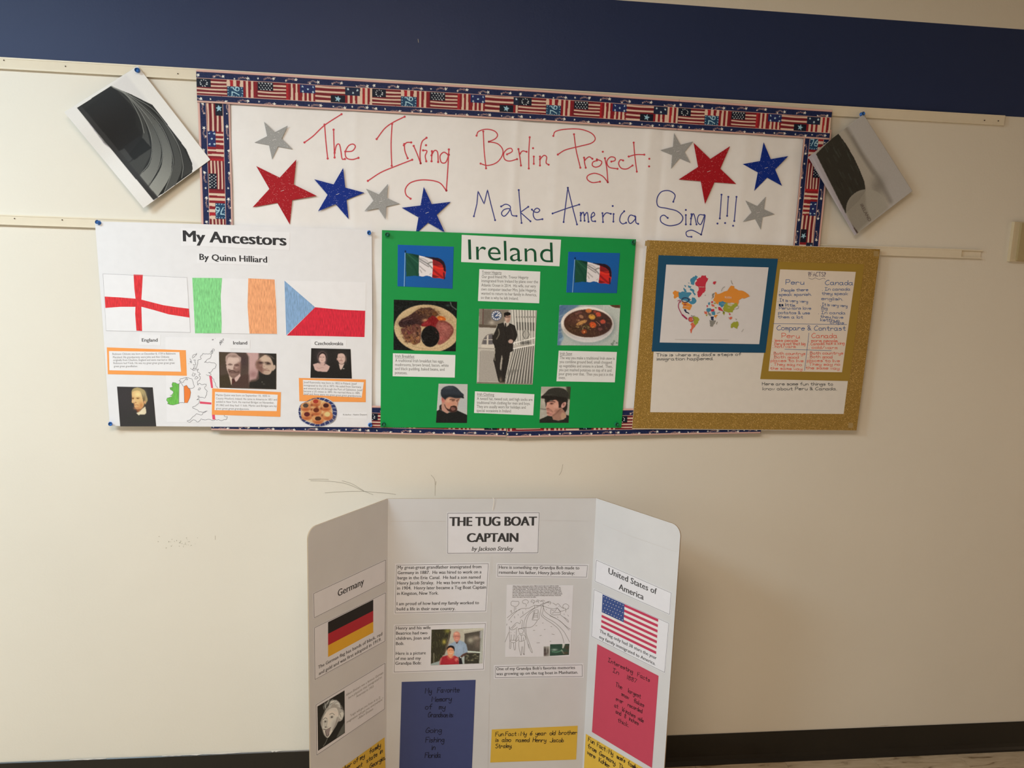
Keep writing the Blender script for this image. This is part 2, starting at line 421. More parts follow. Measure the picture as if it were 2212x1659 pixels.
# vinyl floor tiles
def tile_mat():
    m, nt, b = principled('marbled_vinyl'); b.inputs['Roughness'].default_value = 0.35
    tc = nt.nodes.new('ShaderNodeTexCoord'); mp = nt.nodes.new('ShaderNodeMapping'); mp.inputs['Scale'].default_value = (7, 42, 7); mp.inputs['Rotation'].default_value = (0, 0, 2.2)
    n = nt.nodes.new('ShaderNodeTexNoise'); n.inputs['Scale'].default_value = 1.5; n.inputs['Detail'].default_value = 6; n.inputs['Distortion'].default_value = 1.0
    oi = nt.nodes.new('ShaderNodeObjectInfo'); ml = nt.nodes.new('ShaderNodeMath'); ml.operation = 'MULTIPLY'; ml.inputs[1].default_value = 40
    nt.links.new(oi.outputs['Random'], ml.inputs[0]); nt.links.new(ml.outputs[0], mp.inputs['Location'])
    nt.links.new(tc.outputs['Object'], mp.inputs['Vector']); nt.links.new(mp.outputs['Vector'], n.inputs['Vector'])
    r = nt.nodes.new('ShaderNodeValToRGB'); e = r.color_ramp.elements
    e[0].position = 0.33; e[0].color = (0.22, 0.15, 0.085, 1); e[1].position = 0.50; e[1].color = (0.52, 0.41, 0.28, 1)
    x = e.new(0.40); x.color = (0.46, 0.36, 0.24, 1); x = e.new(0.7); x.color = (0.60, 0.49, 0.35, 1)
    nt.links.new(n.outputs['Fac'], r.inputs['Fac']); nt.links.new(r.outputs['Color'], b.inputs['Base Color'])
    return m
M_tile = tile_mat()
b = MB(); b.box(ROOM_X0-0.1, ROOM_X1+0.1, ROOM_Y0-0.1, 0.12, -0.1, -0.003, M_tile); floor = tag(b.build('floor'), kind='structure')
b = MB(); t_ = 0.3048; g = 0.0006
b.box(g, t_-g, g, t_-g, -0.003, 0.0, M_tile); tile0 = b.build('floor_tile', floor)
bv = tile0.modifiers.new('bevel', 'BEVEL'); bv.width = 0.0005; bv.segments = 1
n = 0
for iy in range(1, 5):
    for ix in range(-5, 10):
        o = tile0 if n == 0 else tile0.copy()
        if n: link(o, floor)
        o.location = (ix*t_-0.02+(t_ if False else 0), -0.006-iy*t_, 0); n += 1

# black cove baseboard
M_base = mat((0.009, 0.008, 0.007), 0.32, 0.5, 'plain')
def extrude_x(mb, prof, x0, x1, m):
    k = len(prof); V = [(x0, y, z) for y, z in prof]+[(x1, y, z) for y, z in prof]
    mb.add(V, [(i, (i+1) % k, (i+1) % k+k, i+k) for i in range(k)]+[tuple(range(k-1, -1, -1)), tuple(range(k, 2*k))], m)
b = MB(); extrude_x(b, [(-0.0002, 0.0), (-0.0002, 0.1025), (-0.0022, 0.1035), (-0.0042, 0.1015), (-0.0042, 0.026), (-0.0065, 0.013), (-0.012, 0.0055), (-0.0145, 0.003), (-0.0145, 0.0)], ROOM_X0, ROOM_X1, M_base)
base = tag(b.build('baseboard_back'), kind='structure')
M_chip = mat((0.80, 0.79, 0.76), 0.6)
b = MB()
for x0, x1, hmax in ((150, 230, 2.2), (350, 395, 2.0), (395, 440, 2.6), (440, 520, 1.6), (585, 608, 2.6), (1900, 1918, 1.3)):
    xs = np.linspace(x0, x1, 7); yb = np.array([1619.5+(665-x)*0.0435 if x < 700 else 1583-(x-1440)*0.0376 for x in xs])
    hh = np.array([0.4]+[random.uniform(0.5, hmax) for _ in range(5)]+[0.3])
    P = np.vstack([np.stack([xs, yb-hh*0.5], 1), np.stack([xs, yb+hh*0.8], 1)[::-1]])
    b.prism(WALL.at(P, 0.0050), np.array([0, 0.0006, 0]), M_chip)
o = b.build('paint_fleck', base); o['kind'] = 'stuff'; o['label'] = 'white paint flecks along the top edge'

# map rails on the wall: a channel with an insert strip
M_rail = mat((0.80, 0.73, 0.59), 0.40, 0.4); M_rail_in = mat((0.78, 0.71, 0.57), 0.5, 0.35); M_hole = mat((0.06, 0.04, 0.03), 0.8)
def rail(name, zt, zb, x1, xin):
    b = MB(); d = 0.0095; lip = 0.0035
    extrude_x(b, [(-0.0002, zb), (-0.0002, zt), (-d, zt), (-d, zt-lip), (-0.003, zt-lip), (-0.003, zb+lip), (-d, zb+lip), (-d, zb)], ROOM_X0, x1, M_rail)
    r = tag(b.build(name), kind='structure')
    b = MB(); b.box(ROOM_X0, xin, -d+0.001, -0.003, zb+lip, zt-lip, M_rail_in); b.build('rail_insert', r); return r
def xz(px, lift=0.0095): p = WALL.at([px], lift)[0]; return p[0], p[2]
zt1 = xz((0, 123))[1]; zb1 = xz((0, 148))[1]
zt2 = xz((0, 463))[1]; zb2 = xz((0, 485))[1]
r1 = rail('trim_1', zt1, zb1, xz((2171, 256))[0], xz((2171, 256))[0])
r2 = rail('trim_2', zt2, zb2, xz((2122, 547))[0], xz((2078, 545))[0])
for px, rr in (((8, 130), r1), ((141, 143), r1), ((384, 159), r1), ((2127, 260), r1), ((2157, 261), r1), ((134, 475), r2), ((31, 472), r2)):
    b = MB(); a = np.linspace(0, 2*np.pi, 9)[:-1]; b.prism(WALL.at(np.array(px)+1.3*np.stack([np.cos(a), np.sin(a)], 1), 0.0102), np.array([0, 0.001, 0]), M_hole)
    b.build('nail_hole', rr)

# pencil and scuff marks on the wall
M_pencil = mat((0.36, 0.33, 0.27), 0.8); M_scuff = mat((0.42, 0.39, 0.32), 0.8)
Y1 = (630, 980, 3.6867)
b = MB()
for st in ([(135, 205), (230, 203), (295, 206)], [(150, 215), (300, 220), (400, 232), (470, 252), (560, 292), (650, 328)], [(400, 215), (480, 240), (540, 275), (575, 297)],
           [(265, 313), (400, 303), (560, 300), (680, 310), (770, 316), (830, 326)]):
    ribbon(b, WALL, smooth_pts(list(Z(Y1, st)), 6), 0.75, M_pencil, 0.0004)
for st in ([(1110, 170), (1140, 215), (1142, 335)], [(2160, 85), (2148, 140), (2130, 172)], [(1150, 220), (1146, 250)]):
    ribbon(b, WALL, smooth_pts(list(Z(Y1, st)), 6), 0.8, M_scuff, 0.0004)
ribbon(b, WALL, [(903, 84), (904, 92)], 1.0, M_scuff, 0.0004)
ribbon(b, WALL, [(465, 1157), (465, 1166)], 0.9, M_scuff, 0.0004)
o = b.build('pencil_mark', wall); o['label'] = 'thin grey pencil lines above the folding board'
b = MB()
for _ in range(34):
    p = (random.gauss(393, 26), random.gauss(1174, 6)); r = random.uniform(0.35, 1.0)
    a = np.linspace(0, 2*np.pi, 7)[:-1]; b.add(WALL.at(np.array(p)+r*np.stack([np.cos(a)*1.3, np.sin(a)], 1), 0.0004), [tuple(range(6))[::-1]], M_scuff)
o = b.build('wall_speck', wall); o['kind'] = 'stuff'; o['label'] = 'faint grey specks scuffed into the paint'

# box at the right edge
bx0, bz1 = xz((2186, 479), 0.0); bz0 = xz((2186, 565), 0.0)[1]
M_box = mat((0.44, 0.36, 0.20), 0.5); M_box_lit = mat((0.66, 0.57, 0.40), 0.5)  # lit side of the box painted as a lighter rim colour
t = empty('wall_box', (bx0+0.1, 0, bz0)); tag(t, 'beige painted box on the wall, cut off by the right edge of the photo', 'wall box')
def off(o, t): o.matrix_parent_inverse = t.matrix_basis.inverted(); return o
b = MB(); b.box(bx0, bx0+0.20, -0.012, -0.0002, bz0, bz1, M_box_lit); off(b.build('frame', t), t)
b = MB(); b.box(bx0+0.018, bx0+0.182, -0.020, -0.012, bz0+0.004, bz1-0.004, M_box); off(b.build('cover', t), t)

# ceiling lights
M_white = mat((0.8, 0.8, 0.8), 0.5)
def emis(name, c, s):
    m, nt, bb = principled(name); bb.inputs['Emission Color'].default_value = (*c, 1); bb.inputs['Emission Strength'].default_value = s; return m
LAB = ['cool white fluorescent ceiling panel above the left part of the wall', 'warmer fluorescent ceiling panel above the banner']
for i, (p, e, c) in enumerate(LAMPS):
    t = empty('ceiling_light', (p[0], p[1], CEIL-0.06)); tag(t, LAB[i], 'ceiling light', 'ceiling light panels')
    b = MB()
    for x0, x1, y0, y1 in ((-0.61, 0.61, -0.305, -0.27), (-0.61, 0.61, 0.27, 0.305), (-0.61, -0.57, -0.27, 0.27), (0.57, 0.61, -0.27, 0.27)): b.box(x0, x1, y0, y1, 0, 0.06, M_white)
    b.build('frame', t)
    b = MB(); b.box(-0.57, 0.57, -0.27, 0.27, 0.02, 0.03, emis('lamp_diffuser', c, 2.0)); b.build('diffuser', t)

# unseen glowing frames added on the end walls around the fill lights
M_glow = emis('bright_pane', (0.80, 0.92, 1.0), 0.5); M_glow2 = emis('lit_room', (1.0, 0.72, 0.46), 0.6)
def added_opening(name, x, sgn, y0, y1, z0, z1, mg, bars):
    b = MB(); xa, xb = sorted((x, x+sgn*0.02)); 
    for a in ((y0-0.06, y1+0.06, z1, z1+0.06), (y0-0.06, y0, z0, z1), (y1, y1+0.06, z0, z1))+(((y0-0.06, y1+0.06, z0-0.06, z0),) if bars else ()): b.box(xa, xb, a[0], a[1], a[2], a[3], M_white)
    if bars: b.box(xa, xb, (y0+y1)/2-0.02, (y0+y1)/2+0.02, z0, z1, M_white)
    o = tag(b.build(name), kind='structure'); b = MB(); xa, xb = sorted((x, x+sgn*0.004)); b.box(xa, xb, y0, y1, z0, z1, mg); b.build('pane', o)
added_opening('window_1', ROOM_X0, 1, -2.9, -0.9, 0.65, 2.35, M_glow, True); added_opening('door_1', ROOM_X1, -1, -2.45, -1.55, 0.0, 1.6, M_glow2, False)

# ================================================================== banner paper, borders, stars
BX0, BX1, BZ0, BZ1 = -0.580, 1.145, 1.125, 2.050
def banner_h(X, Zc):
    """how far the loosely hung paper stands off its plane"""
    h = 0.0012*np.sin(X*9.0+0.8*np.sin(Zc*7))+0.0007*np.sin(X*23+Zc*6)+0.0006*np.sin(Zc*31+X*5)*np.sin(X*4)
    for c, w, a in ((0.245, 0.012, 0.0016), (0.62, 0.016, 0.0020), (0.66, 0.010, -0.0012), (0.36, 0.014, 0.0009), (-0.19, 0.012, 0.0010), (0.90, 0.02, 0.0014), (1.05, 0.02, 0.0018)):
        h = h+a*np.exp(-((X-c-0.02*(Zc-1.8))/w)**2)
    bot = np.clip((1.78-Zc)/0.12, 0, 1)
    h = h+bot*0.0022*np.sin(X*38+Zc*20)*np.exp(-((X+0.05)/0.35)**2)+bot*0.0016*np.sin(X*46-Zc*10)*np.exp(-((X-0.9)/0.25)**2)
    return 0.0130+h
def banner_lift(px):
    p = WALL.at(px, 0.013); return banner_h(p[:, 0], p[:, 2])+0.0004
def grid_obj(name, X, Zc, L, m, parent=None):
    ny, nx = X.shape; V = np.stack([X.ravel(), -L.ravel(), Zc.ravel()], 1); idx = np.arange(nx*ny).reshape(ny, nx)
    F = np.stack([idx[:-1, :-1], idx[:-1, 1:], idx[1:, 1:], idx[1:, :-1]], -1).reshape(-1, 4)
    me = bpy.data.meshes.new(name); me.from_pydata(V.tolist(), [], F.tolist()); me.materials.append(m)
    me.polygons.foreach_set('use_smooth', [True]*len(F)); return link(bpy.data.objects.new(name, me), parent)
X, Zc = np.meshgrid(np.linspace(BX0, BX1, 420), np.linspace(BZ0, BZ1, 200))
M_banner = mat((0.86, 0.86, 0.875), 0.55, 0.35)
banner = grid_obj('banner_paper', X, Zc, banner_h(X, Zc), M_banner)
tag(banner, 'long white paper banner with red and blue handwritten title inside the flag border', 'banner')
MR = mat((0.62, 0.06, 0.09), 0.5, 0.3, 'ink'); MBl = mat((0.045, 0.06, 0.30), 0.5, 0.3, 'ink')
b = MB()
RED2 = [[(950, 692), (1020, 640), (1110, 555), (1245, 467)], [(1110, 550), (1122, 700), (1135, 820)], [(1182, 590), (1185, 700), (1190, 812)],
 [(1190, 775), (1205, 715), (1228, 708), (1240, 760), (1250, 822), (1272, 824)], [(1275, 765), (1330, 760), (1355, 725), (1335, 705), (1300, 720), (1275, 770), (1285, 815), (1330, 828), (1380, 815)],
 [(1525, 665), (1590, 580), (1660, 530), (1748, 487)], [(1648, 545), (1640, 700), (1645, 878)], [(1455, 998), (1560, 930), (1680, 880), (1808, 830)],
 [(1745, 705), (1750, 760), (1772, 818)], [(1742, 715), (1765, 693), (1800, 692)], [(1820, 720), (1850, 790), (1875, 858)], [(1875, 858), (1870, 780), (1885, 690), (1922, 655)],
 [(1895, 755), (1925, 760), (1912, 800), (1920, 842)], [(1918, 714)], [(1965, 762), (1962, 842)], [(1962, 795), (1985, 757), (2010, 770), (2015, 848)],
 [(2095, 790), (2060, 770), (2030, 800), (2040, 850), (2075, 850), (2100, 790)], [(2100, 748), (2092, 900), (2080, 1075)], [(2080, 1075), (2020, 1010), (1900, 990), (1800, 1010), (1755, 1060), (1760, 1110), (1795, 1140)]]
RED3 = [[(182, 680), (190, 850), (207, 1010)], [(122, 718), (140, 680), (210, 660), (280, 675), (310, 710), (290, 745), (232, 772)], [(232, 772), (310, 790), (355, 840), (350, 900), (300, 960), (220, 985), (158, 968)],
 [(395, 885), (440, 860), (432, 832), (395, 840), (365, 880), (375, 930), (420, 945), (485, 928)], [(497, 838), (510, 910), (520, 985)], [(510, 880), (535, 855), (570, 862)], [(598, 732), (590, 870), (590, 1012)],
 [(635, 905), (635, 970)], [(628, 830)], [(690, 905), (690, 985)], [(690, 930), (725, 895), (750, 910), (745, 960), (768, 978)], [(995, 705), (1015, 850), (1052, 1005)],
 [(810, 720), (830, 680), (920, 660), (1050, 660), (1150, 695), (1185, 745), (1150, 785), (1050, 812), (920, 845), (850, 887)], [(1085, 915), (1090, 960), (1100, 1005)], [(1092, 935), (1130, 908), (1160, 925)],
 [(1200, 940), (1165, 955), (1160, 985), (1190, 1000), (1230, 985), (1243, 950), (1200, 930)], [(1272, 920), (1290, 1020), (1298, 1135)], [(1298, 1135), (1250, 1080), (1180, 1055), (1120, 1075), (1115, 1110), (1160, 1138), (1228, 1130)], [(1253, 862)],
 [(1330, 950), (1362, 940), (1360, 915), (1320, 910), (1290, 950), (1310, 1000), (1385, 1015)], [(1435, 940), (1410, 935), (1395, 970), (1420, 1010), (1470, 1015), (1520, 985)], [(1530, 780), (1540, 900), (1558, 1040)], [(1485, 905), (1550, 888), (1625, 888)], [(1670, 925)], [(1668, 993)]]
BLU3 = ['!', [(98, 1440), (125, 1330), (135, 1215), (190, 1330), (220, 1202), (250, 1330), (288, 1475)], '~', [(342, 1352), (385, 1332), (425, 1355), (410, 1400), (370, 1440), (345, 1415), (370, 1380), (420, 1375), (440, 1430), (480, 1438)],
 [(500, 1205), (512, 1350), (525, 1500)], '!', [(585, 1355), (515, 1405), (560, 1445), (605, 1485)], '~', [(618, 1380), (640, 1400), (670, 1405), (688, 1385), (665, 1368), (640, 1385), (630, 1430), (655, 1470), (712, 1466)],
 [(902, 1492), (920, 1340), (940, 1185)], [(940, 1185), (980, 1350), (1022, 1513)], [(803, 1415), (930, 1370), (1042, 1335)], [(1055, 1410), (1055, 1480)], [(1055, 1430), (1080, 1405), (1090, 1480)], [(1090, 1430), (1115, 1408), (1125, 1490)],
 [(1150, 1450), (1180, 1430), (1170, 1405), (1150, 1430), (1155, 1480), (1185, 1485)], [(1250, 1412), (1255, 1492)], [(1255, 1440), (1285, 1410), (1325, 1418)], [(1350, 1420), (1348, 1488)], [(1342, 1348)], [(1445, 1395), (1415, 1430), (1405, 1480), (1430, 1508), (1462, 1498)],
 [(1540, 1440), (1500, 1430), (1480, 1470), (1500, 1505), (1540, 1470), (1548, 1440), (1550, 1495), (1570, 1508)], [(1885, 1310), (1900, 1250), (1850, 1212), (1780, 1220), (1740, 1280), (1750, 1350), (1830, 1370), (1920, 1395), (1970, 1450), (1940, 1505), (1850, 1525), (1780, 1495), (1770, 1450), (1800, 1430), (1835, 1455)]]
BLU4 = [[(222, 775), (222, 830)], [(222, 745)], [(255, 770), (250, 830)], [(252, 795), (268, 768), (285, 830)], [(330, 775), (300, 775), (290, 810), (310, 830), (335, 775), (325, 840), (312, 890)],
 [(312, 890), (260, 865), (225, 875), (230, 900), (255, 903)], [(432, 655), (422, 795)], [(408, 825)], [(472, 668), (465, 780)], [(453, 822)], [(520, 668), (507, 810)], [(500, 838)]]
def write(b, crop, S, m, w, dot):
    sharp = False
    for st in S:
        if isinstance(st, str): sharp = st == '!'; continue
        P = Z(crop, st)
        if len(P) > 2 and not sharp: P = smooth_pts(list(P), 8)
        elif len(P) > 1: P = np.vstack([np.linspace(P[i], P[i+1], 9)[:(9 if i == len(P)-2 else 8)] for i in range(len(P)-1)])
        ribbon(b, WALL, P, w, m, banner_lift, dots=dot)
write(b, Z2, RED2, MR, 2.5, 2.5); write(b, Z3, RED3, MR, 2.3, 2.3); o = b.build('lettering', banner); o['label'] = 'red handwriting'
b = MB(); write(b, Z3, BLU3, MBl, 2.2, 2.2); write(b, Z4, BLU4, MBl, 2.1, 2.2); o = b.build('lettering', banner); o['label'] = 'blue handwriting'

# flag border strips: one printed repeat painted once, then laid along each strip
TL_, TH_ = 1400, 260
tile = Pic(SRC, [(0, 0), (TL_, 0), (TL_, TH_), (0, TH_)], res=2.2, bg=(32, 42, 82))
RW_ = (222, 190, 180)
def rect(x0, y0, x1, y1, c, a=1.0): tile.poly([(x0, y0), (x1, y0), (x1, y1), (x0, y1)], c, a, soft=0)
tile.noise(9, 3)
rect(0, 70, TL_, 200, (120, 34, 44))
def hst(x0, x1, y0, y1, n, first=0):
    h = (y1-y0)/n
    for i in range(n):
        if i % 2 == first: tile.line([(x0+4, y0+(i+.5)*h), ((x0+x1)/2, y0+(i+.5)*h+2), (x1-4, y0+(i+.5)*h)], h*0.85, (226, 196, 176))
def vst(x0, x1, y0, y1, n, first=0):
    w = (x1-x0)/n
    for i in range(n):
        c = (226, 196, 176) if i % 2 == first else ((176, 40, 48) if i % 4 == 1 else (140, 34, 44))
        tile.poly([(x0+i*w+1, y0), (x0+(i+1)*w-1, y0), (x0+(i+1)*w, y1), (x0+i*w, y1)], c, soft=0)
def star(cx, cy, r, c, rot=0.0, pic=None):
    P = [(cx+(r if k % 2 == 0 else r*0.42)*math.sin(rot+k*math.pi/5), cy-(r if k % 2 == 0 else r*0.42)*math.cos(rot+k*math.pi/5)) for k in range(10)]
    (pic or tile).poly(P, c, soft=0)
WS = (222, 226, 232); DK = (24, 30, 46)
hst(0, 235, 70, 200, 9, 1); rect(0, 70, 112, 135, DK)
for k in range(9): star(56+27*math.sin(k*0.698), 103-25*math.cos(k*0.698), 7, WS)
vst(235, 365, 70, 120, 5, 0); rect(238, 118, 365, 200, (34, 70, 104))
for k in range(6):
    star(248+k*21, 127, 6, (170, 205, 225)); star(248+k*21, 192, 6, (170, 205, 225))
for y in (148, 170): star(246, y, 6, (170, 205, 225)); star(357, y, 6, (170, 205, 225))
tile.line([(276, 190), (276, 160)], 7, (186, 222, 236), sm=False); tile.line([(276, 160), (300, 166), (330, 182)], 7, (186, 222, 236))   # 7, reading upward
tile.line([(277, 122), (295, 142), (317, 151), (331, 141), (326, 124), (311, 121), (303, 134), (311, 148)], 6, (186, 222, 236))              # 6
vst(365, 465, 70, 200, 5, 1); rect(465, 70, 475, 200, (160, 38, 46))
rect(465, 70, 715, 200, (120, 34, 44)); hst(480, 705, 72, 198, 9, 1); rect(478, 70, 602, 136, DK)
for r_ in range(4):
    for k in range(5 if r_ % 2 == 0 else 4): star(492+k*24+(0 if r_ % 2 == 0 else 12), 80+r_*16, 7, WS)
rect(705, 70, 735, 200, (176, 40, 48)); vst(722, 815, 70, 200, 5, 1)
rect(815, 70, 940, 136, (36, 48, 100))
for p in ((835, 84), (920, 84), (878, 104), (838, 124), (920, 124)): star(p[0], p[1], 11, (190, 215, 235))
vst(815, 940, 136, 200, 7, 1)
hst(940, 1180, 70, 200, 7, 0); rect(1062, 138, 1178, 200, DK); star(1120, 168, 28, (160, 200, 220), 0.2)
rect(1178, 70, 1300, 136, (34, 44, 70))
for p in ((1203, 86), (1280, 90), (1243, 114)): star(p[0], p[1], 13, (200, 220, 230))
vst(1178, 1300, 136, 200, 6, 1); vst(1300, 1400, 70, 200, 5, 0)
tile.noise(7, 2)
for y0, ys in ((20, 46), (208, 40)):
    for k in range(15):
        x = 30+k*94+random.uniform(-20, 20); y = y0+random.uniform(14, ys-6); big = k % 2 == 0
        if big: 
            for q in range(3): tile.line([(x-8, y-2+q*5), (x-45, y-8+q*4), (x-80, y+4+q*6)], 2.5, (205, 120, 110) if q % 2 else (226, 196, 176), 0.85)
        star(x, y, 16 if big else 9, (236, 232, 226), random.uniform(-.4, .4))
rect(0, 0, TL_, 17, (222, 178, 168)); rect(0, 17, TL_, 20, (120, 80, 90)); rect(0, 66, TL_, 70, (222, 178, 168)); rect(0, 200, TL_, 204, (222, 178, 168))
rect(0, 246, TL_, TH_, (214, 172, 160)); rect(0, 243, TL_, 246, (110, 70, 80))
TIMG = tile.img.copy()
UNIT = np.linalg.norm(WALL.at([(805.5, 190)], .015)[0]-WALL.at([(425.8, 158)], .015)[0])/1400.0
def strip(a, e, width, phase, flip, lift, label, ncell=1.0, shade=0.0):
    """a printed strip from world point a to e (x, z) along its upper edge; flip mirrors the across direction"""
    a = np.array(a, float); e = np.array(e, float); L = np.linalg.norm(e-a); d = (e-a)/L; n = np.array([d[1], -d[0]])*(1 if not flip else -1)
    step = 0.0011*ncell; nx = int(L/step)+1; ny = int(width/step)+1
    U, Vv = np.meshgrid(np.linspace(0, L, nx), np.linspace(0, width, ny))
    X = a[0]+U*d[0]+Vv*n[0]; Zc = a[1]+U*d[1]+Vv*n[1]
    ti = ((phase+U/UNIT) % TL_)/TL_*(TIMG.shape[1]-1); tj = Vv/width*(TIMG.shape[0]-1)
    if flip: pass
    i0 = np.clip(ti.round().astype(int), 0, TIMG.shape[1]-1); j0 = np.clip(tj.round().astype(int), 0, TIMG.shape[0]-1)
    col = AL(np.clip(TIMG[j0, i0], 0, 255), (240, 235, 232), 0.85).reshape(-1, 3)
    wob = 0.0007*np.sin(U*13+phase)+0.0005*np.sin(U*37)
    V = np.stack([X.ravel(), -(lift+wob).ravel(), Zc.ravel()], 1); idx = np.arange(nx*ny).reshape(ny, nx)
    F = np.stack([idx[:-1, :-1], idx[1:, :-1], idx[1:, 1:], idx[:-1, 1:]], -1).reshape(-1, 4)
    ring = np.concatenate([idx[0, :], idx[1:, -1], idx[-1, -2::-1], idx[-2:0:-1, 0]]); k = len(ring); bb = len(V)
    V = np.vstack([V, V[ring]+np.array([0, 0.0006, 0])]); col = np.vstack([col, np.full((k, 3), 0.5)])
    F = np.vstack([F, [(ring[i], ring[(i+1) % k], bb+(i+1) % k, bb+i) for i in range(k)]])
    me = bpy.data.meshes.new('border_strip'); me.vertices.add(len(V)); me.vertices.foreach_set('co', V.ravel())
    nf = len(F); me.loops.add(nf*4); me.loops.foreach_set('vertex_index', F.ravel().astype(np.int32)); me.polygons.add(nf)
    me.polygons.foreach_set('loop_start', np.arange(0, nf*4, 4, dtype=np.int32)); me.polygons.foreach_set('loop_total', np.full(nf, 4, dtype=np.int32)); me.update(calc_edges=True)
    at = me.color_attributes.new('Col', 'FLOAT_COLOR', 'POINT'); at.data.foreach_set('color', np.hstack([col, np.ones((len(col), 1))]).ravel())
    me.materials.append(print_mat(0.5)); o = link(bpy.data.objects.new('border_strip', me)); tag(o, label, 'border strip', 'flag border strips around the banner'); return o
def wz(px, lift=0.016): p = WALL.at([px], lift)[0]; return np.array([p[0], p[2]])
LT = 0.0175
wid = wz((424, 150))[1]-wz((425, 221.5))[1]
A0, A1 = wz((424, 150)), wz((1121, 192)); B1 = wz((1797, 238))
strip(A0, A1, wid, 0, False, LT, 'flag-print border strip across the top left of the banner')
B0 = A1+np.array([0.0, 0.0]); strip(B0, B1, wid, 0, False, LT+0.0012, 'flag-print border strip across the top right of the banner')
# left strip: runs upward, printed top faces left
xl = wz((427, 225))[0]; zt_ = wz((430, 215))[1]; z76 = wz((470, 456))[1]
zb_ = z76-0.10
strip((xl+0.0, zb_), (xl, zt_+0.01), wid, 300-(z76-zb_)/UNIT, False, LT-0.0012, 'flag-print border strip hanging down the left side of the banner')
# right strip: runs downward, printed top faces right
xr = wz((1795, 292))[0]; ztr = wz((1790, 280))[1]; zbr = wz((1765, 560))[1]; zr76 = wz((1762, 308))[1]
strip((xr, ztr), (xr-0.002, zbr), wid, 300-(ztr-zr76)/UNIT, False, LT-0.0012, 'flag-print border strip hanging down the right side of the banner')
# bottom strips, mostly behind the posters
C0, C1, C2 = wz((458, 928), .018), wz((1094, 944), .018), wz((1642, 936), .018)
up_ = np.array([0, wid])
strip(C0+up_*0.98, C1+up_, wid, 90, False, 0.0182, 'flag-print border strip peeking out below the white and green posters')
strip(C1+up_-np.array([0, .002]), C2+up_, wid, 400, False, 0.0186, 'flag-print border strip peeking out below the gold board')

# cut-out stars
def star_shape(T):
    T = [np.array(t, float) for t in T]; out = []
    def inter(p, q, r, s_):
        d1, d2 = q-p, s_-r; den = d1[0]*d2[1]-d1[1]*d2[0]; t = ((r-p)[0]*d2[1]-(r-p)[1]*d2[0])/den; return p+t*d1
    for i in range(5): out += [T[i], inter(T[i], T[(i+2) % 5], T[(i+1) % 5], T[(i-1) % 5])]
    return np.array(out)
GS = mat((0.37, 0.38, 0.39), 0.5, 0.2, 'glitter'); GR = mat((0.42, 0.012, 0.022), 0.55, 0.15, 'glitter'); GB = mat((0.005, 0.030, 0.28), 0.55, 0.15, 'glitter')
M_staple = mat((0.75, 0.75, 0.78), 0.3, 0.6)
STARS = [(Z2, [(628, 527), (817, 558), (855, 745), (692, 827), (552, 693)], GS, 'silver glitter star left of the red word The'),
 (Z2, [(885, 828), (1048, 1117), (833, 1345), (537, 1208), (566, 880)], GR, 'big red glitter star at the left end of the banner'),
 (Z2, [(1258, 895), (1427, 1092), (1302, 1303), (1058, 1240), (1028, 985)], GB, 'blue glitter star beside the big red star at left'),
 (Z2, [(1615, 1022), (1710, 1180), (1595, 1305), (1428, 1238), (1440, 1060)], GS, 'small silver glitter star between two blue stars'),
 (Z2, [(1900, 1045), (2115, 1165), (2068, 1408), (1835, 1422), (1725, 1212)], GB, 'blue glitter star with lower points behind the green poster'),
 (Z4, [(153, 293), (265, 342), (250, 468), (135, 502), (73, 393)], GS, 'silver glitter star after the colon, beside a red star'),
 (Z4, [(268, 350), (482, 370), (518, 592), (335, 710), (180, 566)], GR, 'big red glitter star on the right of the banner'),
 (Z4, [(680, 347), (825, 428), (788, 603), (625, 632), (557, 475)], GB, 'blue glitter star at the right end of the banner'),
 (Z4, [(693, 667), (745, 770), (663, 860), (558, 815), (573, 690)], GS, 'silver glitter star after the exclamation marks')]
for crop, T, m, lab in STARS:
    P = star_shape(Z(crop, T)); b = MB(); k = 0.0172 if m is GR else 0.0165
    V = WALL.at(P, k); c = V.mean(0)
    b.prism(V, np.array([0, 0.0006, 0]), m)
    o = b.build('paper_star'); tag(o, lab, 'star', 'glitter stars on the banner')
    c = P.mean(0); b = MB(); ribbon(b, WALL, [c+(-3.5, 1), c+(3.5, -1.2)], 0.7, M_staple, k+0.0004); b.build('staple', o)

# push pins
M_pb = mat((0.03, 0.17, 0.60), 0.25, 0.6); M_pg = mat((0.01, 0.19, 0.09), 0.3, 0.6); M_needle = mat((0.6, 0.6, 0.62), 0.3, 0.5, 'plain', 1.0)
def lathe(prof, m, n=16):
    b = MB(); V = []; 
    for r, h in prof:
        for k in range(n): a = 2*math.pi*k/n; V.append((r*math.cos(a), -h, r*math.sin(a)))
    F = [(i*n+k, i*n+(k+1) % n, (i+1)*n+(k+1) % n, (i+1)*n+k) for i in range(len(prof)-1) for k in range(n)]
    F.append(tuple(range(n))); F.append(tuple(range((len(prof)-1)*n, len(prof)*n))[::-1]); b.add(V, F, m); return b
def pin(px, lift, m, lab, tilt=(0, 0)):
    p = WALL.at([px], lift+0.010)[0]; p[1] = -lift
    t = empty('push_pin', tuple(p)); tag(t, lab, 'push pin', 'push pins in the papers')
    lathe([(0.0045, 0.0015), (0.0048, 0.003), (0.0024, 0.0048), (0.0023, 0.010), (0.0040, 0.0115), (0.0042, 0.0125), (0.0035, 0.0132)], m).build('pin_head', t, True)
    lathe([(0.0005, -0.008), (0.0005, 0.0016)], M_needle, 6).build('needle', t)
    t.rotation_euler = (tilt[0], 0, tilt[1]); t.scale = (1.3, 1.0, 1.3)
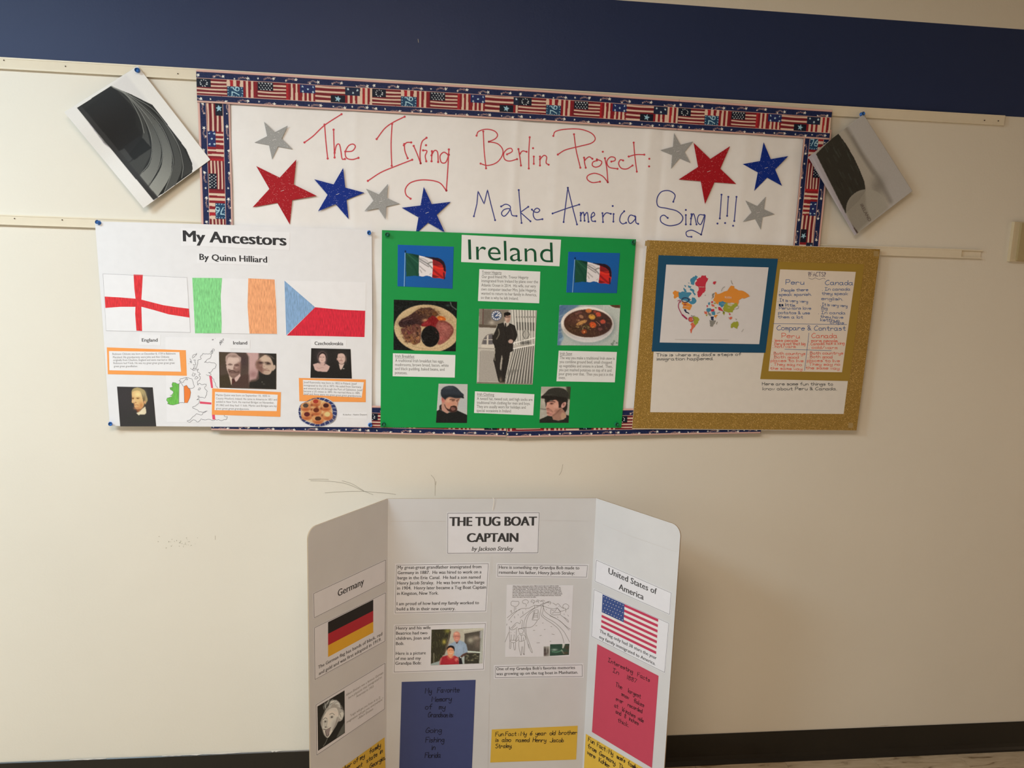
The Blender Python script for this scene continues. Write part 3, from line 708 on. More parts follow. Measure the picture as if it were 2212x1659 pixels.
PINS = [((295, 150), 0.012, M_pb, 'blue push pin holding the tilted arches print'), ((1864, 246.5), 0.012, M_pb, 'blue push pin holding the tilted cliff print'),
 ((212, 481.5), 0.0165, M_pb, 'blue push pin in the upper left corner of the white ancestors poster'), ((797, 502), 0.0165, M_pb, 'blue push pin in the upper right corner of the white ancestors poster'),
 ((237, 916), 0.0165, M_pb, 'blue push pin in the lower left corner of the white ancestors poster'), ((799, 919), 0.0205, M_pb, 'blue push pin in the lower right corner of the white ancestors poster'),
 ((837, 506), 0.0205, M_pg, 'green push pin in the upper left corner of the green poster'), ((1369, 524), 0.0205, M_pg, 'green push pin in the upper right corner of the green poster'),
 ((828, 918), 0.0205, M_pg, 'green push pin in the lower left corner of the green poster'), ((1333, 918), 0.0205, M_pg, 'green push pin in the lower right corner of the green poster')]
for px, l, m, lab in PINS: pin(px, l, m, lab, (random.uniform(-.25, .15), random.uniform(-.2, .2)))

# ================================================================== the three posters
LP = 0.0202; DL = 0.0004
def paper_ref(r): return r
INK = mat((0.035, 0.035, 0.04), 0.5, 0.3, 'ink'); INKB = mat((0.03, 0.03, 0.035), 0.5)
# ---- white poster
R1 = (232, 229, 230)
W1 = mat((0.81, 0.825, 0.875), 0.5, 0.35); W1b = mat((0.85, 0.865, 0.92), 0.5, 0.35)
def poster(name, Q, lift, m, label, th=0.0004):
    b = MB(); V = WALL.at(Q, lift)
    if len(V) == 4:   # finely divided so it can bow a little
        pass
    b.prism(V, np.array([0, th, 0]), m); o = b.build(name); tag(o, label, 'poster'); return o
p1 = poster('poster', [(205, 478), (500, 486), (803, 497), (804, 700), (803, 922.5), (500, 922), (237, 920), (222, 700)], LP, W1, 'white poster titled My Ancestors with crayon flags, family photos and orange captions')
U5 = (-0.03, -1)
c_ = lambda name, crop, Q, m, k=1, parent=None, **kw: card(name, parent, WALL, Z(crop, Q), LP+DL*k, m, **kw)
t = c_('title_card', SRC, [(390.6, 492.4), (626, 502), (625.4, 540.7), (391.5, 530.5)], W1b, 1, p1)
lettering(t, WALL, LP+DL+1e-4, [('My Ancestors', (396.7, 521.3), (617.7, 530.5))], INKB, 23.7, U5, bold=0.028)
t = c_('title_card', SRC, [(426, 547.8), (580.5, 551.5), (580.5, 573.6), (425, 568.4)], W1b, 1, p1)
lettering(t, WALL, LP+DL+1e-4, [('By Quinn Hilliard', (431.5, 561.3), (576.9, 567.4))], INKB, 13.2, U5, bold=0.02)
for Q, s, a, e in (([(398, 885), (542, 890), (542, 965), (388, 960)], 'England', (412, 937), (522, 937)), ):
    t = c_('name_card', Z5, Q, W1b, 1, p1); P = Z(Z5, [a, e]); lettering(t, WALL, LP+DL+1e-4, [(s, P[0], P[1])], INK, 6.8, U5, bold=0.014)
for Q, s, a, e in (([(-25, 920), (130, 925), (130, 990), (-25, 985)], 'Ireland', (13, 957), (110, 957)), ([(560, 920), (808, 925), (808, 978), (560, 975)], 'Czechoslovakia', (585, 960), (785, 962))):
    t = c_('name_card', Z6, Q, W1b, 1.3, p1); P = Z(Z6, [a, e]); lettering(t, WALL, LP+DL*1.3+1e-4, [(s, P[0], P[1])], INK, 6.8, U5, bold=0.014)
t = c_('name_card', Z6, [(758, 1440), (952, 1435), (952, 1480), (758, 1470)], W1b, 1, p1)
P = Z(Z6, [(785, 1455), (952, 1455)]); lettering(t, WALL, LP+DL+1e-4, [('Kolaches - Native Dessert', P[0], P[1])], INK, 3.2, U5)

def inks(name, parent, crop, shapes, lift, lines=(), surf=WALL, lw=0.6):
    """flat coloured areas and pen lines drawn on a sheet"""
    b = MB(); k = 0
    for c, P in shapes:
        m = c if not isinstance(c, tuple) else mat(c, 0.6)
        b.add(surf.at(Z(crop, P), lift+k*3e-5), [tuple(range(len(P)))], m); k += 1
    for it in lines:
        m, P, w = it[0], it[1], it[2]; sm = it[3] if len(it) > 3 else True
        Q = Z(crop, P); Q = smooth_pts(list(Q), 4) if sm and len(Q) > 2 else Q
        ribbon(b, surf, Q, w, m, lift+(k+1)*3e-5, dots=it[4] if len(it) > 4 else 0)
    return b.build(name, parent)
CR = mat((0.72, 0.035, 0.045), 0.6, 0.3, 'crayon'); CG = mat((0.24, 0.68, 0.28), 0.6, 0.3, 'crayon'); CO = mat((0.92, 0.40, 0.20), 0.6, 0.3, 'crayon')
CB = mat((0.24, 0.41, 0.68), 0.6, 0.3, 'crayon'); CR2 = mat((0.68, 0.02, 0.05), 0.6, 0.3, 'crayon'); PEN = mat((0.30, 0.30, 0.34), 0.6)
t = c_('flag_drawing', Z5, [(138, 460), (728, 487), (752, 872), (160, 860)], W1b, 1, p1)
inks('crayon_cross', t, Z5, [(CR, [(353, 465), (418, 467), (413, 560), (408, 640), (408, 700), (413, 862), (373, 860), (364, 740), (368, 645), (358, 560)]),
   (CR, [(150, 620), (260, 626), (368, 635), (410, 642), (560, 680), (650, 694), (742, 705), (747, 768), (600, 745), (500, 716), (410, 692), (260, 692), (155, 700)])], LP+DL+1e-4,
   [(PEN, [(138, 460), (728, 487), (752, 872), (160, 860), (138, 460)], 0.5, False)])
t = c_('flag_drawing', SRC, list(Z(Z5, [(762, 488)]))+list(Z(Z6, [(312, 500), (322, 883)]))+list(Z(Z5, [(783, 880)])), W1b, 1, p1)
inks('crayon_band', t, Z5, [(CG, [(765, 488), (975, 490), (965, 620), (972, 800), (970, 877), (785, 878), (776, 700)])], LP+DL+1e-4)
inks('crayon_band', t, Z6, [(CO, [(118, 492), (303, 500), (315, 700), (320, 882), (127, 880), (113, 690)])], LP+DL+1e-4, [(PEN, [(-200, 878), (322, 884)], 0.4, False)])
t = c_('flag_drawing', Z6, [(372, 508), (945, 520), (940, 910), (385, 895)], W1b, 1, p1)
inks('crayon_triangle', t, Z6, [(CB, [(372, 508), (588, 695), (385, 892)])], LP+DL+1e-4)
inks('crayon_band', t, Z6, [(CR2, [(588, 695), (760, 712), (940, 720), (935, 905), (660, 898), (388, 894)])], LP+DL+1.3e-4)
OR = mat((0.94, 0.37, 0.10), 0.55, 0.3); GREYT = mat((0.16, 0.15, 0.16), 0.6)
def ocard(Qo, Qi, lines, cap, k=1):
    t = card('caption_card', p1, WALL, Qo, LP+DL*k, OR); t['label'] = 'caption on orange paper'
    i = card('text_slip', t, WALL, Qi, LP+DL*(k+0.8), W1b, th=0.0002)
    b = MB()
    for s, a, e in lines: put_text(b, WALL, s, a, e, cap, GREYT, LP+DL*(k+0.8)+1e-4, U5)
    # the printed lines belong to the slip: joined into it
    o = b.build('lettering', t); return t
f5 = lambda *p: Z(Z5, list(p)); f6 = lambda *p: Z(Z6, list(p))
ocard(f5((165, 977), (720, 997), (727, 1177), (172, 1165)), f5((180, 1003), (675, 1010), (687, 1148), (183, 1138)),
 [(s, f5(a)[0], f5(e)[0]) for s, a, e in (('Robinson Chilcote was born on December 8, 1739 in Baltimore', (205, 1030), (648, 1027)), ('Maryland. His grandparents were John and Ann Chilcote', (208, 1053), (603, 1050)),
  ('originally from Cheshire, England and were married in 1865.', (210, 1073), (632, 1071)), ('Robinson had 9 kids. He was my great great great great great', (212, 1094), (642, 1093)), ('great great grandfather.', (215, 1116), (383, 1116)))], 4.0, 1.4)
ocard(np.vstack([f5((905, 1265)), f6((347, 1292), (343, 1465)), f5((903, 1450))]), np.vstack([f5((925, 1290)), f6((325, 1310), (318, 1425)), f5((922, 1418))]),
 [(s, f5(a)[0], f6(e)[0]) for s, a, e in (('Martin Quinn was born on September 10, 1835 in', (932, 1318), (270, 1325)), ('County Wexford, Ireland. He came to America in 1851 and', (932, 1342), (320, 1351)),
  ('settled in New York. He married Bridget on November,', (932, 1365), (300, 1373)), ('29,1862 and they had 11 kids. Martin and Bridget are my', (932, 1389), (318, 1396)), ('great great great grandparents.', (932, 1412), (125, 1417)))], 4.0, 1.8)
ocard(f6((473, 1192), (943, 1203), (943, 1362), (477, 1355)), f6((502, 1205), (930, 1222), (915, 1330), (505, 1310)),
 [(s, f6(a)[0], f6(e)[0]) for s, a, e in (('Josef Kasnovsky was born in 1852 in Poland. Josef', (507, 1228), (880, 1240)), ('immigrated to the US in 1873. He sailed from Germany', (507, 1250), (912, 1262)),
  ('and entered the US through the Port of Galveston. Josef', (507, 1271), (920, 1284)), ('became a US citizen in 1893. He married Anna in 1885.', (507, 1291), (905, 1305)), ('Josef and Anna were my great great great grandparents.', (507, 1310), (915, 1326)))], 4.0, 1.8)

# map of the islands
UK = (350, 720, 8.293); MPEN = mat((0.10, 0.10, 0.13), 0.6)
t = c_('map_cutout', UK, [(60, 70), (1225, 80), (1225, 1597), (85, 1590)], W1b, 0.7, p1)
t['label'] = 'outline map of Britain and Ireland'
GBL = [[(730, 360), (770, 372), (885, 378), (885, 400), (870, 440), (800, 480), (760, 525), (850, 515), (940, 530), (970, 560), (960, 600), (930, 630), (900, 670), (865, 700), (830, 700), (880, 735), (850, 760), (790, 742)],
 [(885, 765), (930, 830), (960, 910), (995, 985)],
 [(1110, 1460), (1170, 1490), (1165, 1525), (1060, 1568), (1010, 1545), (950, 1550), (895, 1560), (830, 1540), (780, 1550), (700, 1530), (650, 1588), (600, 1560), (540, 1560), (500, 1595), (450, 1575), (480, 1560), (540, 1510), (620, 1440), (720, 1455), (760, 1420), (810, 1390), (740, 1420), (690, 1405), (640, 1375), (560, 1345), (545, 1320), (640, 1280), (665, 1250), (665, 1190), (620, 1190), (670, 1160), (640, 1120), (660, 1120), (680, 1150), (775, 1150), (800, 1100), (815, 1040), (780, 1010), (765, 960), (795, 910), (720, 920), (660, 900), (645, 930), (630, 875), (680, 820), (690, 780), (660, 740), (690, 735), (640, 700), (650, 635), (620, 660), (625, 600), (640, 540), (650, 480), (700, 460), (690, 410), (720, 385), (730, 360)],
 [(540, 430), (560, 390), (620, 355), (610, 390), (570, 430), (540, 440)], [(500, 450), (520, 480), (505, 520), (530, 530), (520, 500), (495, 500)], [(560, 480), (600, 475), (590, 520), (610, 560), (570, 570), (560, 555)], [(510, 625), (560, 640), (600, 620), (590, 660), (550, 665), (570, 600), (600, 590)],
 [(555, 700), (540, 760), (570, 765), (580, 720), (610, 730)], [(590, 800), (620, 770), (650, 800), (620, 815), (580, 810)], [(1040, 130), (1080, 120), (1100, 95), (1085, 140), (1060, 160), (1025, 170), (1070, 170), (1050, 215), (1035, 150), (1095, 165)], [(865, 350), (900, 300), (910, 350), (880, 360), (905, 285), (940, 295), (925, 325)], [(895, 120), (920, 105), (915, 125), (895, 120)],
 [(645, 1010), (680, 975), (690, 990), (660, 1015), (645, 1010)], [(952, 92)], [(480, 545)], [(570, 560)], [(330, 885), (300, 850), (340, 810), (410, 800), (450, 795), (520, 810), (550, 850), (560, 900), (580, 960), (520, 990), (480, 985)], [(305, 905), (330, 885), (350, 900), (380, 950)], [(300, 1260), (350, 1240), (400, 1245)],
 [(320, 860), (380, 880), (420, 830), (440, 800), (465, 825), (430, 830)]]
GREEN = [(305, 905), (270, 905), (240, 885), (190, 880), (175, 920), (190, 960), (140, 975), (150, 1010), (190, 1030), (205, 1060), (180, 1100), (140, 1115), (190, 1125), (130, 1150), (90, 1160), (80, 1200), (110, 1240), (95, 1260), (150, 1280), (200, 1285), (300, 1260)]
ORI = [(392, 950), (440, 930), (475, 985), (500, 1000), (515, 1060), (500, 1150), (455, 1245), (400, 1245)]
PK = mat((0.78, 0.09, 0.17), 0.6)
inks('map_drawing', t, UK, [(mat((0.16, 0.52, 0.09), 0.6, 0.3, 'crayon'), GREEN), (mat((0.88, 0.24, 0.05), 0.6), ORI), (PK, [(845, 765), (865, 760), (890, 765), (915, 980), (880, 980)]), (PK, [(675, 1220), (885, 1240), (885, 1275), (680, 1260)]), (PK, [(895, 1455), (945, 1455), (955, 1545), (905, 1545)])], LP+DL*0.7+1e-4,
  [(MPEN, rough_line(P, 8), 0.7, False) for P in GBL]+[(MPEN, GREEN+GREEN[:1], 0.65, False), (MPEN, ORI+ORI[:1], 0.65, False)])

# ---- green poster
p2 = poster('poster', [(825, 497), (1000, 503), (1200, 510), (1374, 517), (1359, 720), (1342, 924), (1082, 925), (822, 923)], LP+0.0012, mat((0.0, 0.32, 0.070), 0.42, 0.4), 'bright green poster headed Ireland with food and cap photos')
L2 = LP+0.0012
W2 = mat((0.82, 0.85, 0.88), 0.5); GREYP = mat((0.11, 0.11, 0.11), 0.6); DKG = mat((0.0, 0.085, 0.035), 0.5)
def gcard(Q, lines, cap=5.9, name='caption_card'):
    t = card(name, p2, WALL, Q, L2+DL, W2); lettering(t, WALL, L2+DL+1e-4, lines, GREYP, cap, U5); return t
t = gcard([(997.4, 507.2), (1212, 517.9), (1208.5, 575.2), (996.2, 566)], [], name='title_card')
lettering(t, WALL, L2+DL+1e-4, [('Ireland', (1012.2, 560.5), (1194.6, 567.2))], DKG, 43.5, (-0.03, -1), bold=-0.005)
f7 = lambda p: Z(Z7, [p])[0]; f8 = lambda p: Z(Z8, [p])[0]; UN = {'under': True}
gcard([(1035.5, 581.4), (1167.1, 586.7), (1164.8, 655.2), (1032.5, 650.2)], [('Trevor Hegarty', f7((817, 410)), f7((960, 413)), UN), ('Our good friend Mr. Trevor Hegarty', f7((815, 442)), f8((208, 448))),
 ('immigrated from Ireland by plane over the', f7((813, 472)), f8((278, 480))), ('Atlantic Ocean in 2014.  His wife, our very', f7((812, 503)), f8((262, 512))), ('own computer teacher Mrs. Julie Hegarty,', f7((811, 533)), f8((268, 543))),
 ('wanted to return to her family in America,', f7((810, 563)), f8((268, 575))), ('so that is why he left Ireland.', f7((809, 594)), f8((135, 602)))])
gcard(Z(Z7, [(165, 992), (622, 1005), (617, 1170), (163, 1160)]), [('Irish Breakfast', f7((183, 1022)), f7((322, 1026)), UN), ('A traditional Irish breakfast has eggs,', f7((182, 1055)), f7((538, 1061))),
 ('mushrooms, brown bread, bacon, white', f7((181, 1085)), f7((572, 1091))), ('and black pudding, baked beans, and', f7((180, 1114)), f7((542, 1120))), ('potatoes.', f7((180, 1143)), f7((270, 1146)))])
gcard(Z(Z8, [(430, 973), (855, 983), (840, 1205), (413, 1197)]), [('Irish Stew', f8((440, 1005)), f8((528, 1005)), UN), ('The way you make a traditional Irish stew is', f8((438, 1035)), f8((838, 1040))), ('you combine ground beef, small chopped', f8((436, 1064)), f8((818, 1069))),
 ('up vegetables and onions in a bowl.  Then,', f8((434, 1094)), f8((822, 1099))), ('you put mashed potatoes on top of it and', f8((432, 1123)), f8((815, 1128))), ('pour gravy over that.  Then you put it in the', f8((431, 1152)), f8((827, 1158))), ('oven.', f8((430, 1180)), f8((480, 1182)))])
gcard([(1026, 845.3), (1154.4, 851.6), (1151.8, 897.1), (1024, 892)], [('Irish Clothing', f7((782, 1301)), f7((905, 1305)), UN), ('A tweed hat, tweed suit, and high socks are', f7((780, 1333)), f8((238, 1341))), ('traditional Irish clothing for men and boys.', f7((779, 1362)), f8((222, 1370))),
 ('They are usually worn for holidays and', f7((778, 1391)), f8((188, 1398))), ('special occasions in Ireland', f7((777, 1420)), f8((80, 1425)))])

# ---- gold board
MGOLD = mat((0.33, 0.20, 0.040), 0.45, 0.5, 'gold'); BOARDW = mat((0.78, 0.755, 0.72), 0.6)
L3 = LP+0.003
b = MB(); V = WALL.at([(1396, 518), (1902, 537.5), (1850, 930), (1366, 927)], L3); b.prism(V, np.array([0, 0.0045, 0]), BOARDW); p3 = b.build('poster_board')
tag(p3, 'board with a wide gold glitter border, a world map and handwritten country facts', 'poster board')
Qo = Z(G1, [(210, 68), (2025, 138), (1840, 1550), (92, 1535)]); Qi = Z(G1, [(300, 205), (1892, 262), (1740, 1422), (232, 1408)])
for i in range(4):
    j = (i+1) % 4; card('glitter_border', p3, WALL, [Qo[i], Qo[j], Qi[j], Qi[i]], L3+0.0003, MGOLD, th=0.0002)
for i, px in enumerate(((1893, 548), (1838, 919), (1399, 526))):
    card('tape', p3, WALL, np.array(px)+np.array([(-5, -6), (5, -5), (4, 6), (-6, 5)]), L3+0.0006, mat((0.42, 0.30, 0.13), 0.25, 0.5), th=0.0001)
GOLDC = mat((0.36, 0.235, 0.035), 0.5, 0.4); BLUEC = mat((0.005, 0.075, 0.17), 0.45, 0.4)
tg = card('mat_card', p3, WALL, Z(G1, [(1225, 235), (1900, 255), (1785, 1165), (1090, 1150)]), L3+0.0008, GOLDC, label='plain gold mat behind the facts sheet')
tb = card('mat_card', p3, WALL, Z(G1, [(298, 185), (1228, 213), (1130, 945), (245, 935)]), L3+0.0014, BLUEC, label='dark blue mat behind the world map')
W3 = mat((0.74, 0.735, 0.77), 0.55)
LM = L3+0.0018; card('map_sheet', tb, WALL, Z(G1, [(358, 258), (1155, 280), (1082, 878), (307, 865)]), LM, W3)
M3 = (1420, 565, 8.968)
cO = (0.78, 0.30, 0.045); cB = (0.06, 0.27, 0.46); cR = (0.58, 0.035, 0.07); cG = (0.36, 0.40, 0.045); cN = (0.02, 0.04, 0.12); cGr = (0.26, 0.26, 0.25); cSal = (0.72, 0.16, 0.10)
SH = [(cO, [(330, 565), (415, 580), (415, 690), (380, 690), (345, 720), (310, 690), (322, 650), (298, 612)]),
 (cB, [(415, 590), (500, 580), (560, 600), (650, 600), (650, 640), (605, 700), (640, 770), (665, 760), (680, 690), (720, 700), (755, 780), (690, 830), (620, 800), (560, 770), (450, 730), (415, 680)]),
 (cB, [(690, 300), (740, 268), (782, 300), (740, 360), (720, 400), (690, 460), (650, 400), (640, 350)]), (cB, [(500, 510), (560, 540), (570, 590), (540, 600), (515, 560)]), (cB, [(630, 520), (700, 540), (745, 640), (720, 680), (690, 610), (640, 560)]),
 (cB, [(520, 450), (560, 470), (545, 500)]), (cB, [(590, 460), (660, 480), (640, 510), (600, 500)]), (cB, [(595, 405), (625, 410), (615, 430)]),
 (cR, [(860, 270), (940, 270), (950, 310), (988, 325), (950, 400), (935, 520), (915, 590), (850, 650), (810, 700), (785, 660), (795, 560), (780, 480), (735, 460), (730, 420), (770, 370), (765, 340), (810, 310)]),
 (cO, [(475, 770), (560, 780), (620, 820), (680, 840), (650, 900), (640, 930), (560, 915), (490, 900), (470, 830)]), (cN, [(510, 915), (560, 940), (570, 980), (620, 1020), (560, 995), (520, 950)]),
 (cGr, [(655, 1035), (740, 1050), (700, 1080), (650, 1060)]), (cG, [(700, 1060), (745, 1070), (815, 1120), (790, 1190), (740, 1240), (700, 1180), (690, 1110)]), (cSal, [(610, 1080), (680, 1080), (700, 1150), (650, 1170), (605, 1120)]),
 (cSal, [(670, 1180), (700, 1180), (740, 1240), (700, 1290), (670, 1340), (655, 1395), (645, 1380), (660, 1260)]),
 (cB, [(960, 900), (1030, 900), (1035, 960), (970, 980), (945, 940)]), (cSal, [(905, 970), (960, 960), (970, 1020), (915, 1020)]), (cR, [(1040, 920), (1100, 920), (1100, 970), (1050, 970)]), (cB, [(1050, 980), (1120, 970), (1115, 1030), (1055, 1030)]),
 (cGr, [(975, 975), (1045, 980), (1050, 1040), (1030, 1060), (990, 1030)]), (cG, [(915, 1022), (975, 1025), (950, 1058)]), (cN, [(1030, 1070), (1095, 1065), (1085, 1145), (1035, 1130)]), (cGr, [(1010, 1130), (1130, 1140), (1090, 1220), (1060, 1265), (1030, 1262), (1015, 1200)]),
 (cO, [(1100, 1040), (1175, 1035), (1130, 1110)]), (cR, [(1040, 770), (1090, 765), (1085, 800), (1045, 805)]), (cGr, [(1050, 735), (1060, 640), (1105, 600), (1100, 640), (1080, 700)]), (cG, [(1090, 790), (1145, 800), (1120, 830)]), (cR, [(950, 850), (985, 860), (970, 890)]),
 (cB, [(985, 800), (1020, 790), (1010, 845), (985, 835)]), (cSal, [(1045, 830), (1100, 840), (1110, 880), (1060, 870)]), (cG, [(1110, 880), (1150, 885), (1140, 915)]),
 (cO, [(1110, 600), (1160, 630), (1280, 590), (1390, 510), (1450, 470), (1490, 480), (1490, 520), (1600, 560), (1740, 620), (1800, 665), (1700, 710), (1590, 740), (1570, 800), (1520, 870), (1480, 800), (1340, 790), (1200, 780), (1160, 830), (1100, 770), (1080, 740), (1110, 660)]),
 (cB, [(1190, 790), (1250, 770), (1330, 790), (1310, 840), (1240, 885), (1190, 850)]), (cG, [(1290, 860), (1360, 800), (1480, 830), (1545, 805), (1560, 850), (1480, 900), (1460, 980), (1380, 990), (1290, 960), (1270, 910)]), ((0.60, 0.55, 0.40), [(1360, 800), (1470, 810), (1440, 860), (1370, 850)]),
 (cG, [(1255, 950), (1310, 980), (1285, 1050)]), (cR, [(1165, 880), (1240, 900), (1275, 960), (1190, 940)]), (cG, [(1425, 1210), (1490, 1165), (1520, 1170), (1545, 1155), (1575, 1230), (1545, 1305), (1480, 1260), (1425, 1285)]),
 (cR, [(1380, 1000), (1420, 1020), (1400, 1045)]), (cSal, [(1395, 1080), (1445, 1070), (1440, 1110), (1400, 1120)]), (cSal, [(1362, 1075), (1378, 1075), (1385, 1115)]), (cGr, [(1505, 1105), (1540, 1115), (1525, 1140)]), (cR, [(1080, 400), (1140, 385), (1100, 450)]), ((0.2, 0.15, 0.12), [(912, 648), (940, 640), (930, 668)])]
SH = [(c, rough_line(P, 9, 2, True)) for c, P in SH]
MK = mat((0.035, 0.03, 0.12), 0.5); MP = mat((0.38, 0.03, 0.12), 0.5)
circ = lambda x, y, rx, ry: [(x+rx*math.cos(a), y+ry*math.sin(a)) for a in np.linspace(0, 2*math.pi, 15)]
GRL = mat((0.3, 0.28, 0.26), 0.6)
t = inks('map_print', tb, M3, SH, LM+1e-4, [(MK, circ(540, 745, 68, 44), 1.5), (MP, [(480, 1035), (440, 960), (408, 880), (415, 810), (440, 765)], 1.7), (MP, [(480, 1030), (530, 1075), (572, 1110)], 3.4, True, 1.2), (MP, [(392, 765), (425, 748), (455, 760), (445, 800)], 1.2), (MP, circ(652, 1122, 48, 44), 1.1),
  (MP, [(505, 830), (570, 830)], 0.9), (MP, [(537, 800), (537, 860)], 0.9), (MK, [(600, 740), (650, 735)], 1.0), (GRL, [(1430, 365), (1440, 410), (1462, 440)], 1.2), (GRL, [(1240, 575), (1260, 520), (1305, 485)], 0.9), (GRL, [(1515, 918), (1560, 905), (1572, 855)], 0.9), (GRL, [(1630, 1360), (1655, 1330), (1668, 1305)], 0.7), (GRL, [(1140, 1215), (1160, 1165)], 1.4), (GRL, [(1150, 1005), (1210, 980)], 1.2), (GRL, [(340, 1508), (900, 1518), (1380, 1522)], 0.35)])
WT = mat((0.8, 0.75, 0.7), 0.6)
g3 = lambda p: Z(M3, [p])[0]
lettering(tb, WALL, LM+0.0016, [('RUSSIA', g3((1308, 712)), g3((1440, 718)), {'cap': 4.0}), ('GREENLAND', g3((805, 500)), g3((910, 502)), {'cap': 1.8}), ('UNITED STATES', g3((515, 880)), g3((620, 883)), {'cap': 1.5}), ('CHINA', g3((1360, 905)), g3((1405, 906)), {'cap': 1.5}), ('KAZAKHSTAN', g3((1245, 825)), g3((1310, 827)), {'cap': 1.3})], WT, 3, name='map_lettering')
UPG = (-0.11, -1)
def hand_obj(parent, crop, L, m, cap, w, lift, surf=WALL, up=UPG, name='handwriting', jit=0.35):
    b = MB()
    for it in L:
        s, a, e = it[:3]; k = it[3] if len(it) > 3 else {}; P = Z(crop, [a, e])
        put_hand(b, surf, s, P[0], P[1], k.get('cap', cap), k.get('w', w), k.get('m', m), lift, up, jit)
    return b.build(name, parent)
BKI = mat((0.02, 0.035, 0.05), 0.5); BLI = mat((0.04, 0.12, 0.36), 0.5); RDI = mat((0.78, 0.14, 0.09), 0.5)
hand_obj(p3, G1, [("This is where my dad's steps of", (280, 974), (940, 968)), ('immigration happened.', (285, 1005), (722, 1001))], BKI, 6.6, 0.95, L3+0.0002)
hand_obj(p3, G1, [('Here are some fun things to', (1105, 1198), (1655, 1200)), ('know about Peru & Canada.', (1110, 1236), (1685, 1236))], BKI, 6.6, 0.95, L3+0.0002)
LF = L3+0.0012; card('facts_sheet', tg, WALL, Z(G1, [(1245, 295), (1835, 315), (1727, 1097), (1155, 1088)]), LF, mat((0.80, 0.73, 0.66), 0.55))
B8 = {'cap': 10.0, 'w': 1.25}
hand_obj(tg, G1, [('Peru', (1290, 412), (1430, 414), B8), ('Canada', (1598, 415), (1812, 418), B8), ('. People there', (1240, 470), (1462, 464)), ('speak spanish.', (1235, 502), (1487, 500)), ('. It is very very', (1228, 545), (1460, 556)), ('## little.', (1235, 580), (1365, 586)),
 ('. Peruvians love', (1220, 608), (1485, 608)), ('potatos & use', (1232, 642), (1475, 645)), ('them a lot', (1228, 675), (1422, 678)), ('. In canada', (1575, 460), (1790, 460)), ('they speak', (1570, 493), (1772, 495)), ('english.', (1568, 533), (1732, 538)), ('. It is very very', (1560, 578), (1768, 590)),
 ('Big', (1568, 608), (1612, 610)), ('. In canda', (1545, 642), (1752, 646)), ('they have', (1560, 673), (1735, 680)), ('ketchup', (1560, 698), (1705, 704)), ('chips', (1635, 718), (1742, 722)), ('Compare & Contrast', (1222, 768), (1755, 772), B8), ('?FACTS?', (1465, 350), (1600, 350), {'m': MK, 'cap': 9.0})], BLI, 6.3, 1.0, LF+1e-4)
hand_obj(tg, G1, [('Peru', (1258, 828), (1395, 832), B8), ('Canada', (1492, 828), (1688, 830), B8), ('. less people', (1188, 858), (1382, 860)), ('. Peru is not that big', (1190, 885), (1440, 885)), ('. hot/warm', (1188, 906), (1365, 908)), ('. more people', (1470, 860), (1690, 862)), ('. Canada has a king', (1470, 886), (1745, 880)), ('. cold/warm', (1472, 912), (1690, 916)),
 ('. Both countrys', (1180, 960), (1440, 962)), ('. Both good', (1180, 988), (1388, 990)), ('places to live', (1172, 1015), (1425, 1018)), ('. They say no', (1178, 1045), (1412, 1047)), ('the same way', (1168, 1076), (1415, 1080)), ('. Both countrys', (1462, 958), (1735, 958)), ('. Both good', (1462, 985), (1650, 988)), ('places to live', (1455, 1015), (1708, 1018)), ('. They say no', (1450, 1045), (1710, 1045)), ('the same way', (1445, 1072), (1705, 1076))], RDI, 6.0, 1.0, LF+1e-4)
inks('ruled_line', tg, G1, [], LF+1e-4, [(BLI, [(1190, 718), (1765, 725)], 0.9), (BLI, [(1470, 790), (1435, 1085)], 0.9), (BLI, [(1280, 918), (1645, 928)], 0.9), (MK, [(1465, 362), (1495, 372), (1520, 362), (1550, 374), (1580, 364), (1598, 372)], 0.7), (MK, [(1465, 318), (1470, 350)], 0.8), (MK, [(1598, 320), (1588, 352)], 0.8)])

# ================================================================== folding display board
def onz(px, z):
    d = rays([px])[0]; t = (z-CPOS[2])/d[2]; return CPOS+t*d
ZT = 0.914
HL = onz((838, 1077.5), ZT); HR = onz((1288, 1076), ZT); OL = onz((665, 1142), ZT); ORt = onz((1471, 1137), ZT)
def surf2(a, b):
    d = b-a; n = np.array([d[1], -d[0], 0.0]); n /= np.linalg.norm(n)
    if n@(CPOS-a) < 0: n = -n
    return Surf(a, n)
CP = surf2(HL, HR); LW = surf2(OL, HL); RW = surf2(HR, ORt)
tri = empty('folding_display_board', ((HL[0]+HR[0])/2, (HL[1]+HR[1])/2, 0)); tag(tri, 'white three-panel folding display board titled The Tug Boat Captain standing before the wall', 'display board')
M_bd = mat((0.67, 0.685, 0.72), 0.6, 0.3, 'board'); M_edge = mat((0.45, 0.36, 0.26), 0.8)
def panel(name, a, b_, S, round_a=False, round_b=False):
    """corrugated board from a to b_, outer top corners rounded"""
    r = 0.028; d = (b_-a)/np.linalg.norm(b_-a); up = np.array([0, 0, 1.0]); T = []
    a0 = a.copy(); b0 = b_.copy(); a0[2] = b0[2] = 0
    T.append(a0)
    if round_a: T += [a+d*r*(1-math.cos(t))-up*r*(1-math.sin(t)) for t in np.linspace(0, math.pi/2, 7)]
    else: T.append(a)
    if round_b: T += [b_-d*r*(1-math.sin(t))-up*r*(1-math.cos(t)) for t in np.linspace(0, math.pi/2, 7)]
    else: T.append(b_)
    T.append(b0)
    mb = MB(); mb.prism(np.array(T), -S.N*0.0035, M_bd, M_edge); return off(mb.build(name, tri), tri)
panel('side_panel', OL, HL, LW, True, False); panel('center_panel', HL, HR, CP); panel('side_panel', HR, ORt, RW, False, True)
